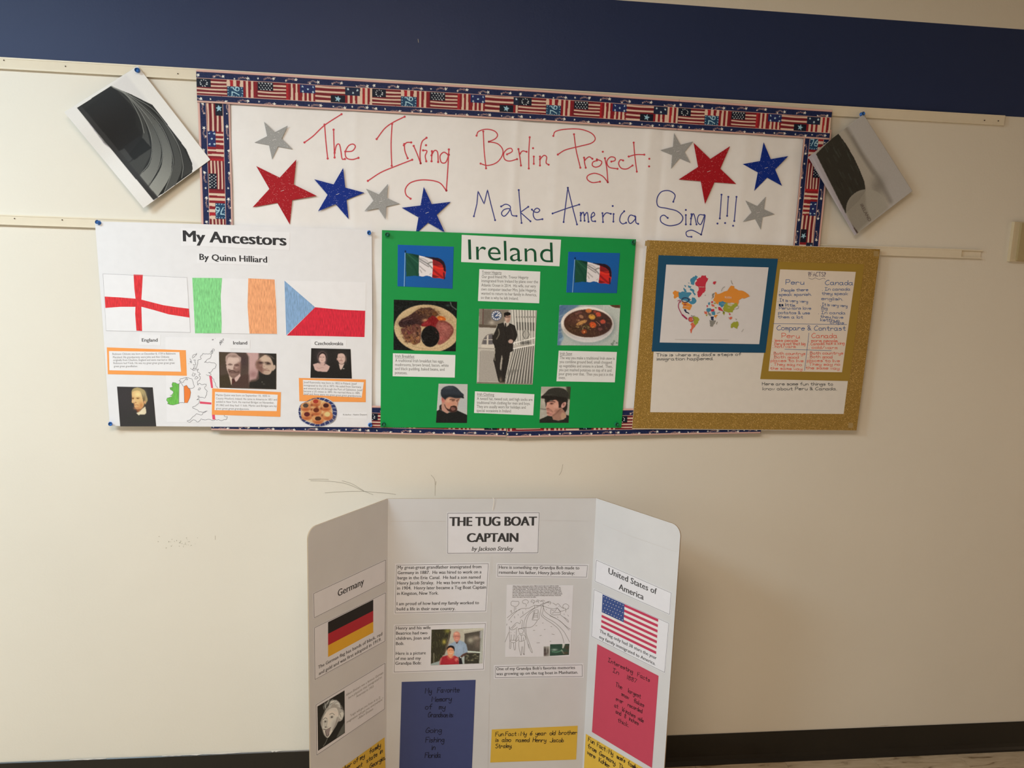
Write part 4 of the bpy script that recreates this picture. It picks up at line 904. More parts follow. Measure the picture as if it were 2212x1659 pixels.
# scored fold lines and a creased tear at the top of the middle panel
M_cr = mat((0.62, 0.60, 0.60), 0.6)
def tp(o): return off(o, tri)
b = MB()
ribbon(b, CP, [(843, 1126.5), (962, 1126)], 0.6, M_cr, 0.0004); ribbon(b, CP, [(1166, 1124), (1280, 1126)], 0.4, M_cr, 0.0004)
ribbon(b, CP, [(1063, 1200), (1062, 1240)], 0.5, M_cr, 0.0004); ribbon(b, CP, [(1061, 1300), (1058, 1480)], 0.6, M_cr, 0.0004); ribbon(b, CP, [(1057, 1500), (1054, 1659)], 0.6, M_cr, 0.0004)
M_tear = mat((0.85, 0.83, 0.80), 0.6)
ribbon(b, CP, smooth_pts([(1064, 1074.5), (1067, 1080), (1066, 1090), (1064, 1103)], 5), 1.6, M_tear, 0.0008); ribbon(b, CP, smooth_pts([(1072, 1076), (1070, 1085), (1067, 1101)], 5), 0.8, M_cr, 0.0008)
o = tp(b.build('crease', tri)); 
b = MB(); ribbon(b, RW, [(1303, 1133), (1362, 1158), (1460, 1192)], 0.5, M_cr, 0.0004); tp(b.build('crease', tri))

WT1 = mat((0.79, 0.805, 0.88), 0.5); LN = mat((0.07, 0.07, 0.075), 0.6); TX = mat((0.045, 0.045, 0.05), 0.55)
def tcard(S, Q, lines, cap, frame=3.0, name='caption_card', m=None, fw=0.75, **kw):
    Q = np.asarray(Q, float); t = card(name, tri, S, Q, 0.0005, m or WT1, frame, LN, fw); tp(t)
    up = up_of(Q)
    if lines: lettering(t, S, 0.0006, lines, TX, cap, up, **{'bold': 0.011, **kw})
    return t
def outer(crop, P, k=2.6): return q_in(Z(crop, P), -k)
tt = tcard(CP, [(965.3, 1106.8), (1166.8, 1105.3), (1163.8, 1196.2), (964.9, 1197.2)], [('THE TUG BOAT', (971.7, 1136.3), (1158.5, 1135.3), {'bold': 0.03, 'cap': 19.3}), ('CAPTAIN', (1009.6, 1170.9), (1118.6, 1170.3), {'bold': 0.03, 'cap': 18.8}),
  ('by Jackson Straley', (1019, 1189.6), (1109, 1189.2), {'italic': 0.25, 'cap': 8.4})], 19, 2.0, 'title_card', fw=0.9)
t2 = lambda *p: [tuple(q) for q in Z(T2, list(p))]
def L(crop, rows): return [(s, tuple(Z(crop, [a])[0]), tuple(Z(crop, [e])[0])) for s, a, e in rows]
tcard(CP, outer(T2, [(1060, 876), (2085, 860), (2055, 1390), (1045, 1412)]), L(T2, [('My great-great grandfather immigrated from', (1075, 922), (2005, 912)), ('Germany in 1887.  He was hired to work on a', (1074, 980), (2005, 970)), ('barge in the Erie Canal.  He had a son named', (1073, 1037), (1995, 1028)),
 ('Henry Jacob Straley.  He was born on the barge', (1072, 1095), (2038, 1085)), ('in 1904.  Henry later became a Tug Boat Captain', (1070, 1151), (2057, 1140)), ('in Kingston, New York.', (1068, 1210), (1527, 1206)), ('I am proud of how hard my family worked to', (1065, 1325), (1978, 1312)), ('build a life in their new country.', (1064, 1382), (1715, 1378))]), 6.5)
tcard(CP, outer(T3, [(125, 850), (1105, 860), (1093, 993), (122, 982)], 2.4), L(T3, [('Here is something my Grandpa Bob made to', (140, 897), (1012, 905)), ('remember his father, Henry Jacob Straley:', (140, 952), (960, 961))]), 6.3)
tph = tcard(CP, outer(T4, [(1045, 60), (2052, 33), (2030, 545), (1035, 577)]), L(T4, [('Henry and his wife', (1058, 104), (1440, 97)), ('Beatrice had two', (1058, 160), (1405, 155)), ('children, Joan and', (1057, 217), (1430, 211)), ('Bob.', (1056, 275), (1145, 273)),
 ('Here is a picture', (1054, 385), (1387, 378)), ('of me and my', (1052, 441), (1332, 437)), ('Grandpa Bob:', (1050, 494), (1335, 490))]), 6.3)
tcard(CP, outer(T5, [(143, 487), (1073, 468), (1075, 600), (143, 612)], 2.2), L(T5, [("One of my Grandpa Bob's favorite memories", (157, 531), (993, 516)), ('was growing up on the tug boat in Manhattan.', (157, 583), (1025, 566))]), 6.0)
# drawing of the canal
D6 = (1085, 1255, 9.76)
td = card('drawing_sheet', tri, CP, Z(D6, [(95, 80), (1500, 95), (1430, 1595), (60, 1605)]), 0.0005, WT1); tp(td)
GP = mat((0.20, 0.19, 0.19), 0.6)
DR = [[(130, 830), (240, 700), (380, 590), (560, 575)], [(560, 575), (680, 515), (760, 520), (850, 500), (980, 435)], [(840, 515), (960, 565), (1090, 590), (1160, 570), (1230, 640), (1400, 580)], [(100, 780), (250, 660), (380, 600)],
 [(375, 775), (560, 640), (690, 560)], [(455, 1000), (460, 880), (510, 740), (640, 600), (760, 545)], [(495, 1000), (510, 860), (560, 720), (660, 620)], [(460, 980), (480, 1100), (520, 1250), (560, 1420)], [(495, 1000), (510, 1130), (560, 1280), (635, 1500), (600, 1480), (550, 1330)],
 [(630, 820), (665, 640)], [(665, 640), (690, 610)], [(690, 610), (755, 610)], [(755, 610), (778, 700)], [(778, 700), (775, 800)], [(775, 800), (735, 825)], [(735, 825), (630, 820)], [(650, 800), (690, 630)], [(740, 640), (745, 790)], [(660, 680), (735, 690)], [(655, 720), (738, 725)], [(650, 760), (740, 760)],
 [(830, 530), (810, 610), (820, 720), (900, 800), (1050, 900), (1180, 1010), (1260, 1150), (1300, 1310)], [(870, 540), (860, 620), (850, 700), (920, 770), (1080, 860), (1200, 960), (1300, 1070), (1370, 1190), (1420, 1290)],
 [(870, 560), (900, 640), (1000, 720), (1150, 800), (1280, 900), (1410, 1040)], [(1000, 730), (1200, 830), (1350, 960), (1440, 1020)], [(740, 830), (680, 920), (600, 975), (480, 985), (330, 1010)],
 [(1020, 600), (1020, 690)], [(1020, 690), (1070, 720)], [(1070, 720), (1220, 710)], [(1220, 710), (1230, 650)], [(1230, 650), (1160, 565)], [(1160, 565), (1110, 640)], [(1110, 640), (1030, 605)], [(1070, 690), (1070, 665), (1190, 665), (1220, 640)], [(1225, 715), (1310, 780), (1390, 870), (1380, 820), (1290, 760)],
 [(250, 640), (255, 540), (200, 520), (180, 470), (210, 425), (280, 430), (340, 430), (350, 480), (310, 530), (270, 535)], [(285, 610), (285, 545)], [(500, 545), (505, 490), (440, 470), (430, 420), (500, 395), (550, 430), (530, 480)], [(650, 490), (660, 450), (605, 440), (630, 400), (690, 430), (660, 470)],
 [(765, 465), (760, 425), (720, 440), (740, 400), (790, 420)], [(865, 490), (860, 430), (800, 430), (860, 405), (900, 430)], [(1005, 500), (1010, 460), (960, 460), (1000, 430), (1035, 470)], [(1335, 660), (1340, 590), (1280, 560), (1290, 500), (1350, 485), (1405, 530), (1380, 580)], [(1060, 460), (1130, 500), (1180, 480), (1240, 550), (1300, 580)],
 [(165, 650), (190, 620), (200, 660), (180, 680)], [(330, 700), (338, 725)], [(435, 640), (438, 700)], [(255, 740), (265, 785)], [(490, 590), (500, 610)], [(840, 890), (870, 885)], [(700, 945), (735, 940)], [(1020, 960), (1050, 965)], [(650, 1045), (690, 1040)], [(880, 1025), (910, 1020)], [(1040, 1120), (1100, 1130)], [(790, 1155), (830, 1145)], [(725, 1305), (790, 1300)], [(1000, 1275), (1030, 1270)],
 [(175, 850), (200, 860), (180, 870)], [(100, 900), (90, 940)], [(1300, 690), (1310, 710)], [(1380, 715), (1400, 745)], [(1165, 750), (1175, 780)], [(925, 590), (935, 610)], [(970, 510), (975, 525)], [(1130, 510), (1140, 525)], [(1190, 530), (1200, 545)],
 [(145, 960), (165, 1010), (190, 1030), (250, 1020), (300, 990), (320, 970)], [(150, 960), (150, 1150), (160, 1260), (150, 1420)], [(300, 1010), (295, 1130), (280, 1250)], [(160, 1260), (190, 1290), (260, 1300), (285, 1255), (160, 1250)], [(180, 1080), (182, 1095)], [(262, 1080), (264, 1092)], [(190, 1130), (185, 1250)], [(250, 1130), (240, 1250)], [(185, 1300), (175, 1420), (155, 1425)], [(235, 1300), (250, 1440), (275, 1440), (280, 1300)],
 [(180, 1000), (300, 880), (370, 900), (385, 840)], [(200, 1010), (290, 920)], [(410, 1000), (420, 900), (430, 840), (390, 820)], [(345, 1070), (340, 1020), (400, 1005), (445, 1030), (440, 1080), (400, 1120), (350, 1090)], [(360, 1120), (400, 1150), (440, 1130)], [(365, 1070), (367, 1078)], [(420, 1065), (422, 1073)],
 [(340, 1140), (310, 1200), (285, 1280), (340, 1240)], [(450, 1130), (490, 1180), (480, 1240), (440, 1260), (450, 1190)], [(345, 1180), (350, 1260), (400, 1275), (440, 1260)], [(405, 1150), (405, 1270)], [(350, 1270), (350, 1390), (385, 1540)], [(410, 1380), (405, 1540)], [(470, 1270), (470, 1400), (465, 1540)], [(435, 1380), (440, 1540)],
 [(380, 1540), (400, 1565), (385, 1555), (410, 1550)], [(440, 1530), (470, 1555), (445, 1545), (470, 1535)], [(60, 1290), (100, 1180), (140, 1080)], [(680, 515), (682, 560)], [(850, 510), (855, 545), (865, 515), (870, 545)], [(700, 530), (830, 525)], [(800, 500), (900, 460), (990, 430)]]
inks('pencil_drawing', td, D6, [], 0.0006, [(GP, P, 0.75) for P in DR], CP)
rows = ['When Henry Coleman Jack sold in 1908, he had to take turns with his mother', 'Carolyn, father Sebastian, brother Louis and sister Mary, walking alongside the', 'mule towing the barge.  The family lived in the cabin at the stern of the barge and', 'the mule cabin was on the bow of the barge. Their route from Kingston the barge', 'had to be moved down and then. During the bedtime, Sebastian and Carolyn took it',
 'in turns. With 8 or more children to help, they both took turns walking beside', 'the mule. The barge moved until the present a standing mules had never missed the', 'boat or the mule or any one for the mules.']
lettering(td, CP, 0.00065, [(s, tuple(Z(D6, [(222+i*-1, 121+i*32.5)])[0]), tuple(Z(D6, [((1195, 1228, 1232, 1242, 1255, 1265, 1238, 712)[i], (115, 150, 183, 216, 248, 281, 314, 348)[i])])[0])) for i, s in enumerate(rows)], mat((0.06, 0.05, 0.05), 0.6), 2.1, up_of(Z(D6, [(95, 80), (1500, 95), (1430, 1595), (60, 1605)])), bold=0.02)

# coloured handwritten sheets
HB = mat((0.006, 0.008, 0.03), 0.5); HK = mat((0.02, 0.015, 0.015), 0.5)
def sheet(S, crop, Q, m, rows, cap, w, ink, frame=None, up=None, label=None, jit=0.5):
    P = Z(crop, Q); t = card('note_sheet', tri, S, P, 0.0006, m); tp(t)
    if label: t['label'] = label
    hand_obj(t, crop, rows, ink, cap, w, 0.0007, S, up_of(P) if up is None else up, jit=jit); return t
MBLUE = mat((0.055, 0.075, 0.215), 0.55); MYEL = mat((0.74, 0.49, 0.065), 0.55); MPINK = mat((0.56, 0.065, 0.12), 0.55)
sheet(CP, T4, [(1120, 685), (1942, 662), (1885, 2010), (1082, 2030)], MBLUE, [('My   Favorite', (1382, 808), (1758, 797)), ('Memory', (1455, 906), (1670, 896)), ('of   my', (1382, 990), (1602, 985)), ('Grandson is:', (1415, 1077), (1688, 1077)), ('Going', (1388, 1252), (1560, 1247)), ('Fishing', (1385, 1355), (1590, 1352)), ('in', (1455, 1440), (1490, 1438)), ('Florida', (1378, 1527), (1550, 1525))], 11.0, 1.5, HB, label='dark blue sheet')
sheet(CP, T5, [(110, 1160), (1022, 1120), (1005, 1478), (93, 1510)], MYEL, [('Fun Fact : My  6  year  old  brother', (148, 1230), (1012, 1212)), ('is  also   named  Henry  Jacob', (150, 1290), (870, 1293)), ('Straley.', (148, 1357), (320, 1352))], 8.8, 1.35, HK, label='yellow sheet')

# left wing
UL = up_of([OL[:2]*0, OL[:2]*0, (0, 1), (0, 1)]) if False else (0.0, -1.0)
tcard(LW, outer(T2, [(140, 1195), (942, 820), (938, 1065), (148, 1465)], 1.6), L(T2, [('Germany', (412, 1227), (700, 1090))]), 14.0, 1.8)
t = tcard(LW, np.vstack([q_in(np.vstack([Z(T2, [(150, 1575), (942, 1185)]), Z(T4, [(935, 232), (155, 660)])]), -1.4)]), L(T4, [('The German flag has bands of black, red', (193, 541), (903, 165)), ('and gold and was first adopted in 1919.', (200, 610), (893, 225))]), 6.6, 1.6)
X0, X1 = 302, 804; YL = (1512, 1642, 1770, 1900); YR = (1262, 1385, 1507, 1627)
for i, c in enumerate(((0.012, 0.011, 0.01), (0.47, 0.02, 0.035), (0.80, 0.44, 0.03))):
    b = MB(); b.add(LW.at(Z(T2, [(X0, YL[i]), (X1, YR[i]), (X1, YR[i+1]), (X0, YL[i+1])]), 0.0006), [(0, 1, 2, 3)], mat(c, 0.5)); b.build('flag_band', t)
te = tcard(LW, q_in(Z(T4, [(168, 938), (935, 475), (932, 985), (175, 1500)]), -1.4), [], 5, 1.6)
T7 = (680, 1440, 8.731)
lettering(te, LW, 0.0006, L(T7, [('Albert Einstein was a famous German', (585, 562), (1290, 130)), ('born physicist that immigrated to', (635, 612), (1265, 212)), ('American in 1933.', (780, 588), (1115, 385)), ('"Logic will get you from A to Z;', (670, 945), (1240, 598)), ('imagination will get you everywhere"', (598, 1072), (1290, 625)), ('-Albert Einstein', (815, 998), (1100, 815))]), GP, 4.6, (0, -1), italic=0.12)
sheet(LW, T4, [(150, 1862), (930, 1300), (940, 1700), (150, 2320)], MYEL, [('One member of my   family', (300, 1785), (885, 1405)), ('lives in a different   state  in', (300, 1880), (905, 1468)), ('Houston, Georgia,', (560, 1780), (935, 1542))], 9.5, 1.35, HK, up=(0, -1), label='yellow sheet')

# right wing
tcard(RW, q_in(Z(T3, [(1197, 803), (2010, 1160), (1993, 1395), (1180, 1033)]), -1.5), L(T3, [('United States of', (1328, 950), (1850, 1178)), ('America', (1440, 1120), (1708, 1236))]), 12.5, 1.7, fw=0.6)
t = tcard(RW, q_in(np.vstack([Z(T3, [(1172, 1122), (1985, 1490)]), Z(T5, [(1945, 555), (1168, 170)])]), -1.4), L(T5, [('The flag only had 38 stars the year', (1255, 127), (1858, 418)), ('my family immigrated to America.', (1252, 190), (1845, 478))]), 6.4, 1.6, fw=0.6)
FQ = np.array([(1301.6, 1283.7), (1422.0, 1337.5), (1417.3, 1413.2), (1298.3, 1355.3)])
def fq(u, v): return (1-u)*(1-v)*FQ[0]+u*(1-v)*FQ[1]+u*v*FQ[2]+(1-u)*v*FQ[3]
MRED = mat((0.55, 0.05, 0.12), 0.5); MWHT = mat((0.82, 0.79, 0.80), 0.5); MCAN = mat((0.045, 0.085, 0.27), 0.5)
b = MB()
for i in range(13):
    u0 = 0.395 if i < 7 else 0.0
    b.add(RW.at([fq(u0, i/13), fq(1, i/13), fq(1, (i+1)/13), fq(u0, (i+1)/13)], 0.0006), [(0, 1, 2, 3)], MRED if i % 2 == 0 else MWHT)
b.build('flag_stripes', t)
b = MB(); b.add(RW.at([fq(0, 0), fq(0.395, 0), fq(0.395, 7/13), fq(0, 7/13)], 0.00062), [(0, 1, 2, 3)], MCAN)
for r in range(5):
    n = 8 if r % 2 == 0 else 7
    for k in range(n):
        c = fq(0.395*((k+0.5+(0 if n == 8 else 0.5))/8.0), (7/13)*((r+0.5)/5)); P = [c+1.25*((1 if q % 2 == 0 else .45))*np.array([math.sin(q*math.pi/5), -math.cos(q*math.pi/5)]) for q in range(10)]
        b.add(RW.at(P, 0.00068), [tuple(range(10))], MWHT)
b.build('flag_canton', t)
UR = (0.035, -1)
sheet(RW, T5, [(1230, 253), (1880, 590), (1810, 1568), (1173, 1185)], MPINK, [('Interesting   Facts', (1345, 440), (1785, 655)), ('In    1887', (1395, 550), (1645, 668)), ('The     largest', (1425, 700), (1690, 830)), ('snow    flakes', (1485, 800), (1725, 925)), ('ever    recorded', (1430, 852), (1705, 985)), ('at   16 inches  wide', (1412, 918), (1720, 1088)), ('and   8   inches', (1425, 985), (1665, 1115)), ('thick.', (1448, 1078), (1560, 1132))], 9.0, 1.2, mat((0.05, 0.012, 0.02), 0.5), up=UR, label='pinkish red sheet')
sheet(RW, T5, [(1108, 1205), (1770, 1600), (1740, 2130), (1080, 1720)], MYEL, [("Fun  Fact : My   mom's  family", (1135, 1282), (1650, 1590)), ('from  Germany.  Their', (1130, 1352), (1560, 1625)), ('were   Kohler', (1125, 1420), (1360, 1570)), ], 9.5, 1.4, HK, up=UR, label='yellow sheet')

# ================================================================== printed photographs
RP1 = (228, 225, 226)
# flag on a pole, printed twice
F6 = (850, 520, 15.08)
p = Pic(F6, [(140, 130), (1965, 195), (1925, 1565), (130, 1485)], 0.7, (26, 92, 166))
p.blob(300, 300, 900, 500, (20, 88, 176), 0.5).blob(1700, 1400, 900, 500, (32, 84, 150), 0.6)
p.poly([(400, 395), (620, 430), (830, 470), (830, 800), (820, 1160), (700, 1140), (600, 1150), (410, 1165)], (30, 78, 62), soft=0).line([(450, 420), (640, 590), (820, 740)], 25, (52, 110, 88), 0.8, 1).line([(480, 560), (700, 900), (760, 1120)], 50, (22, 66, 52), 0.7, 1).line([(430, 700), (600, 900)], 30, (42, 92, 72), .6, 1).poly([(560, 420), (830, 475), (830, 600)], (18, 52, 46), .8)
p.poly([(830, 480), (1050, 530), (1285, 590), (1285, 900), (1250, 1190), (1180, 1150), (1060, 1140), (960, 1165), (830, 1150)], (214, 216, 220), soft=0)
for a, w, c in (([(840, 590), (960, 660), (1120, 760), (1270, 900)], 40, (120, 122, 126)), ([(850, 660), (1000, 760), (1150, 850)], 22, (90, 92, 96)), ([(860, 830), (940, 910), (1040, 990)], 30, (150, 152, 156)), ([(870, 950), (920, 1040)], 22, (130, 132, 134)), ([(840, 560), (1000, 600), (1120, 680)], 34, (168, 168, 172)), ([(1120, 745), (1200, 705), (1285, 700)], 40, (110, 116, 112)), ([(1180, 1100), (1230, 1060)], 24, (160, 160, 164))): p.line(a, w, c, .85, 1)
p.poly([(1270, 590), (1500, 580), (1620, 680), (1690, 820), (1710, 980), (1680, 1200), (1620, 1250), (1500, 1220), (1350, 1220), (1260, 1195), (1285, 900)], (196, 46, 44), soft=0)
p.poly([(1000, 520), (1240, 535), (1450, 560), (1560, 610), (1650, 700), (1700, 860), (1700, 1010), (1640, 980), (1600, 800), (1500, 700), (1280, 610)], (32, 22, 34), .95)
p.poly([(1290, 620), (1400, 660), (1600, 780), (1560, 820), (1290, 800)], (120, 36, 42), .9).line([(1300, 950), (1450, 1080), (1600, 1200)], 60, (120, 28, 34), .7, 1).line([(1310, 840), (1480, 900), (1620, 900)], 40, (222, 62, 44), .8, 1).line([(1320, 760), (1500, 850), (1640, 850)], 20, (90, 24, 28), .7, 1).poly([(1280, 1100), (1500, 1180), (1350, 1215), (1265, 1190)], (96, 30, 34), .8).line([(1640, 1050), (1660, 1230)], 50, (50, 22, 40), .8, 1)
p.line([(378, 400), (350, 1480)], 26, (128, 176, 220)).line([(395, 400), (378, 1480)], 14, (20, 50, 90), .8).ell(388, 352, 22, 40, (16, 36, 62))
p.noise(3, 1)
p.build('photo', p2, WALL, L2+DL, (212, 216, 214), rough=0.3, label='print of a flag against blue sky')
p.build('photo', p2, WALL, L2+DL, (212, 216, 214), corners=[(500, 250), (878, 260), (855, 553), (485, 548)], crop=Z8, rough=0.3, label='print of a flag against blue sky')

# plate of breakfast
C1_ = (845, 640, 13.27)
p = Pic(C1_, [(75, 95), (1890, 155), (1850, 1580), (65, 1540)], 0.75, (20, 24, 24))
p.ell(1030, 930, 945, 690, (184, 164, 128), ang=4).ell(1030, 900, 820, 570, (166, 146, 108), .5, soft=5).ell(1100, 1250, 640, 260, (196, 176, 140), .5, soft=6).line([(600, 1420), (900, 1500), (1200, 1505), (1500, 1420), (1700, 1250)], 18, (140, 120, 90), .5, 1)
p.poly([(220, 760), (300, 660), (500, 560), (700, 420), (840, 350), (1000, 330), (1130, 330), (1240, 400), (1330, 480), (1320, 560), (1100, 640), (900, 820), (700, 880), (500, 900), (300, 890), (230, 840)], (58, 38, 36), sm=True).blob(1050, 470, 240, 120, (88, 60, 44), .8).blob(1250, 500, 90, 70, (112, 72, 36), .8).blob(500, 760, 260, 90, (34, 22, 26), .8)
p.line([(330, 720), (460, 670), (600, 640)], 14, (150, 120, 120), .6, 1).line([(460, 610), (560, 570)], 12, (130, 104, 100), .6, 1)
p.poly([(280, 930), (450, 900), (700, 800), (830, 850), (860, 1000), (840, 1280), (780, 1350), (640, 1390), (540, 1300), (420, 1270), (340, 1120)], (96, 62, 52), sm=True)
for x, y, rx, ry, c in ((980, 690, 90, 45, (196, 150, 110)), (520, 1180, 90, 70, (150, 110, 66)), (750, 1170, 60, 60, (182, 130, 86)), (660, 1310, 80, 50, (140, 104, 60)), (480, 1280, 60, 40, (150, 108, 70)), (660, 1080, 40, 70, (140, 104, 84)), (400, 980, 90, 50, (80, 50, 46)), (700, 860, 90, 50, (100, 58, 54)), (520, 1040, 80, 50, (110, 54, 58)), (760, 950, 60, 80, (84, 52, 46))): p.blob(x, y, rx, ry, c, .9)
p.poly([(870, 800), (1000, 720), (1100, 600), (1200, 560), (1330, 640), (1400, 780), (1300, 900), (1000, 870), (880, 860)], (112, 26, 30), sm=True).blob(1000, 780, 100, 60, (140, 44, 48), .8).ell(1440, 640, 130, 70, (182, 92, 32), ang=15).blob(1440, 650, 60, 25, (220, 130, 60), .8)
p.poly([(1280, 880), (1350, 720), (1500, 690), (1650, 760), (1760, 860), (1795, 990), (1740, 1120), (1600, 1270), (1450, 1370), (1330, 1370), (1380, 1200), (1340, 1000)], (130, 76, 70), sm=True).blob(1500, 900, 150, 130, (160, 94, 88), .9).line([(1380, 720), (1600, 760), (1740, 900), (1760, 1010), (1650, 1200)], 26, (92, 52, 36), .7, 1).blob(1430, 1200, 90, 80, (176, 100, 96), .7)
p.ell(1120, 1150, 262, 305, (20, 20, 20)).line([(870, 1000), (855, 1150), (930, 1300)], 12, (110, 110, 110), .8)
p.line([(1700, 170), (1740, 280), (1870, 380)], 28, (104, 120, 112), .8, 1).blob(1620, 265, 50, 30, (70, 90, 80), .8)
for _ in range(130):
    x = random.uniform(290, 830); y = random.uniform(830, 1350)
    if y > 830 and (x-560)**2/280**2+(y-1090)**2/290**2 < 1: p.blob(x, y, random.uniform(16, 44), random.uniform(12, 30), random.choice([(120, 84, 60), (66, 40, 34), (150, 112, 74), (92, 54, 48), (44, 28, 24)]), .75, random.uniform(0, 90))
for _ in range(90):
    x = random.gauss(1000, 150); y = random.gauss(460, 60)
    if 330 < y < 620: p.blob(x, y, random.uniform(14, 40), random.uniform(10, 24), random.choice([(100, 70, 48), (50, 34, 28), (80, 54, 40), (116, 84, 54)]), .7, random.uniform(0, 90))
for _ in range(40): p.blob(random.gauss(1520, 110), random.gauss(1000, 130), random.uniform(20, 50), random.uniform(10, 24), random.choice([(150, 92, 84), (112, 60, 58), (168, 112, 100)]), .5, random.uniform(0, 90))
p.noise(12, 3).noise(5, 1); p.build('photo', p2, WALL, L2+DL, (205, 207, 204), rough=0.35, label='print of a cooked breakfast on a plate')

# bowl of stew
C2_ = (1200, 655, 15.255)
p = Pic(C2_, [(130, 60), (2140, 60), (2065, 1400), (60, 1390)], 0.75, (156, 166, 164))
p.poly([(60, 0), (800, 60), (500, 260), (250, 560), (180, 900), (260, 1100), (150, 1400), (0, 1400)], (84, 112, 140), soft=3)
for _ in range(26): p.line([(120+random.uniform(-20, 40), y := random.uniform(80, 1250)), (180+random.uniform(0, 80), y-50), (240+random.uniform(0, 240)*max(0, 1-y/700), y-90)], random.uniform(18, 44), random.choice([(52, 76, 116), (126, 152, 172), (66, 92, 130), (150, 170, 182)]), .6, 1)
p.poly([(780, 60), (1800, 60), (2140, 180), (2140, 900), (1900, 1200), (1500, 60)], (168, 178, 174), .5, soft=4)
p.poly([(1780, 60), (2140, 60), (2120, 165), (1980, 160), (1850, 110)], (78, 52, 38)).line([(1770, 70), (1900, 150), (2120, 180)], 22, (190, 194, 188), .8, 1)
p.ell(1080, 760, 900, 600, (120, 138, 142), .6, ang=2, soft=5).ell(1050, 700, 870, 590, (196, 196, 196), ang=2, soft=1).ell(1060, 1000, 640, 260, (168, 168, 174), .7, soft=6).ell(1040, 640, 850, 500, (212, 208, 202), .9, ang=1, soft=1).line([(970, 80), (975, 170)], 16, (210, 214, 210), .6, 1).line([(1590, 80), (1580, 250)], 14, (206, 208, 206), .6, 1)
p.ell(1070, 665, 795, 462, (64, 44, 38), ang=1).blob(700, 500, 300, 200, (88, 56, 48), .7).blob(1600, 700, 260, 260, (50, 36, 42), .7).blob(600, 850, 300, 160, (66, 50, 34), .6)
for x, y, rx, ry, c, a in ((1090, 250, 100, 68, (176, 104, 58), 0), (1410, 370, 95, 78, (176, 74, 58), 20), (1200, 450, 115, 88, (178, 132, 62), 15), (860, 640, 190, 62, (170, 128, 78), -22), (1225, 715, 120, 98, (186, 76, 40), 20), (1560, 610, 88, 72, (168, 72, 56), 0), (940, 935, 88, 72, (156, 72, 36), 0), (1300, 280, 55, 40, (126, 62, 56), 0), (850, 440, 80, 50, (140, 104, 80), 30), (740, 560, 60, 34, (150, 112, 84), 0), (720, 780, 60, 28, (120, 96, 64), 10), (1470, 850, 70, 56, (100, 64, 64), 0), (700, 345, 60, 24, (112, 80, 72), 0), (800, 300, 80, 40, (96, 62, 58), 0)): p.ell(x, y, rx, ry, c, .95, a, 1)
p.blob(1190, 460, 50, 26, (206, 158, 60), .8).blob(1220, 740, 50, 40, (216, 110, 50), .8).blob(950, 945, 22, 18, (240, 190, 140), 1).line([(1340, 600), (1440, 690), (1465, 740)], 16, (184, 130, 120), .9)
for _ in range(34): p.blob(random.gauss(980, 120), random.gauss(790, 45), 14, 10, random.choice([(160, 150, 90), (80, 96, 40), (190, 170, 120), (60, 70, 30)]), .9)
p.line([(450, 740), (560, 830), (680, 820)], 24, (34, 26, 20), .7, 1)
for _ in range(120):
    t_ = random.uniform(0, 6.28); r_ = math.sqrt(random.random()); p.blob(1060+740*r_*math.cos(t_), 670+410*r_*math.sin(t_), random.uniform(14, 46), random.uniform(10, 26), random.choice([(96, 64, 54), (44, 30, 26), (80, 58, 40), (58, 44, 30), (110, 78, 62)]), .55, random.uniform(0, 180))
for x, y in ((1850, 1340), (1900, 1310), (1880, 1370), (1930, 1250), (2020, 1310)): p.blob(x, y, 28, 22, (60, 80, 66), .8)
p.noise(7, 2).noise(3, 1); p.build('photo', p2, WALL, L2+DL, (190, 190, 188), rough=0.35, label='print of a white bowl of stew')

# man walking beside a white gate
C3_ = (1025, 660, 9.479)
p = Pic(C3_, [(95, 65), (1280, 100), (1190, 1620), (45, 1595)], 0.7, (172, 170, 162))
p.poly([(90, 60), (720, 90), (720, 440), (90, 450)], (118, 112, 102)).line([(180, 70), (172, 380)], 24, (92, 66, 62)).poly([(180, 90), (335, 90), (335, 380), (180, 380)], (98, 92, 84), .8).poly([(90, 380), (460, 410), (460, 460), (90, 440)], (84, 76, 66)).blob(350, 350, 60, 40, (170, 164, 152), .9)
p.ell(450, 205, 112, 108, (70, 80, 96), soft=0).ell(450, 205, 98, 94, (186, 190, 196), soft=0).ell(450, 205, 62, 60, (66, 82, 112), soft=0)
for k in range(12): a = k*math.pi/6; p.line([(450+66*math.cos(a), 205+64*math.sin(a)), (450+90*math.cos(a), 205+88*math.sin(a))], 10, (60, 72, 100), sm=False)
p.line([(430, 220), (490, 160)], 14, (220, 222, 224)).line([(440, 215), (540, 195)], 12, (220, 222, 224))
p.poly([(160, 790), (180, 700), (260, 610), (370, 580), (380, 800)], (92, 90, 92)).line([(270, 610), (265, 800)], 34, (186, 182, 172), sm=False).line([(180, 700), (380, 700)], 14, (180, 176, 166), sm=False).line([(150, 790), (185, 690), (260, 605), (370, 575)], 10, (96, 90, 84)).poly([(140, 800), (400, 800), (400, 870), (140, 870)], (190, 186, 176)).line([(80, 870), (400, 885)], 12, (130, 126, 118)).poly([(130, 920), (420, 930), (480, 1560), (110, 1560)], (146, 142, 136), .8).line([(120, 940), (100, 1560)], 8, (110, 106, 100)).line([(60, 1580), (1190, 1600)], 26, (110, 104, 92))
p.poly([(700, 90), (1280, 100), (1250, 800), (800, 800), (720, 500)], (160, 160, 154)).poly([(850, 340), (1240, 350), (1235, 520), (860, 500)], (84, 84, 80), .8).poly([(800, 870), (1235, 830), (1190, 1600), (620, 1590)], (112, 110, 106))
for k in range(9): x = 770+k*58; p.line([(x, 90), (x+50-k*6, 800)], 16, (214, 214, 206), sm=False); p.line([(x+24, 90), (x+60-k*6, 780)], 8, (90, 90, 86), .7, sm=False)
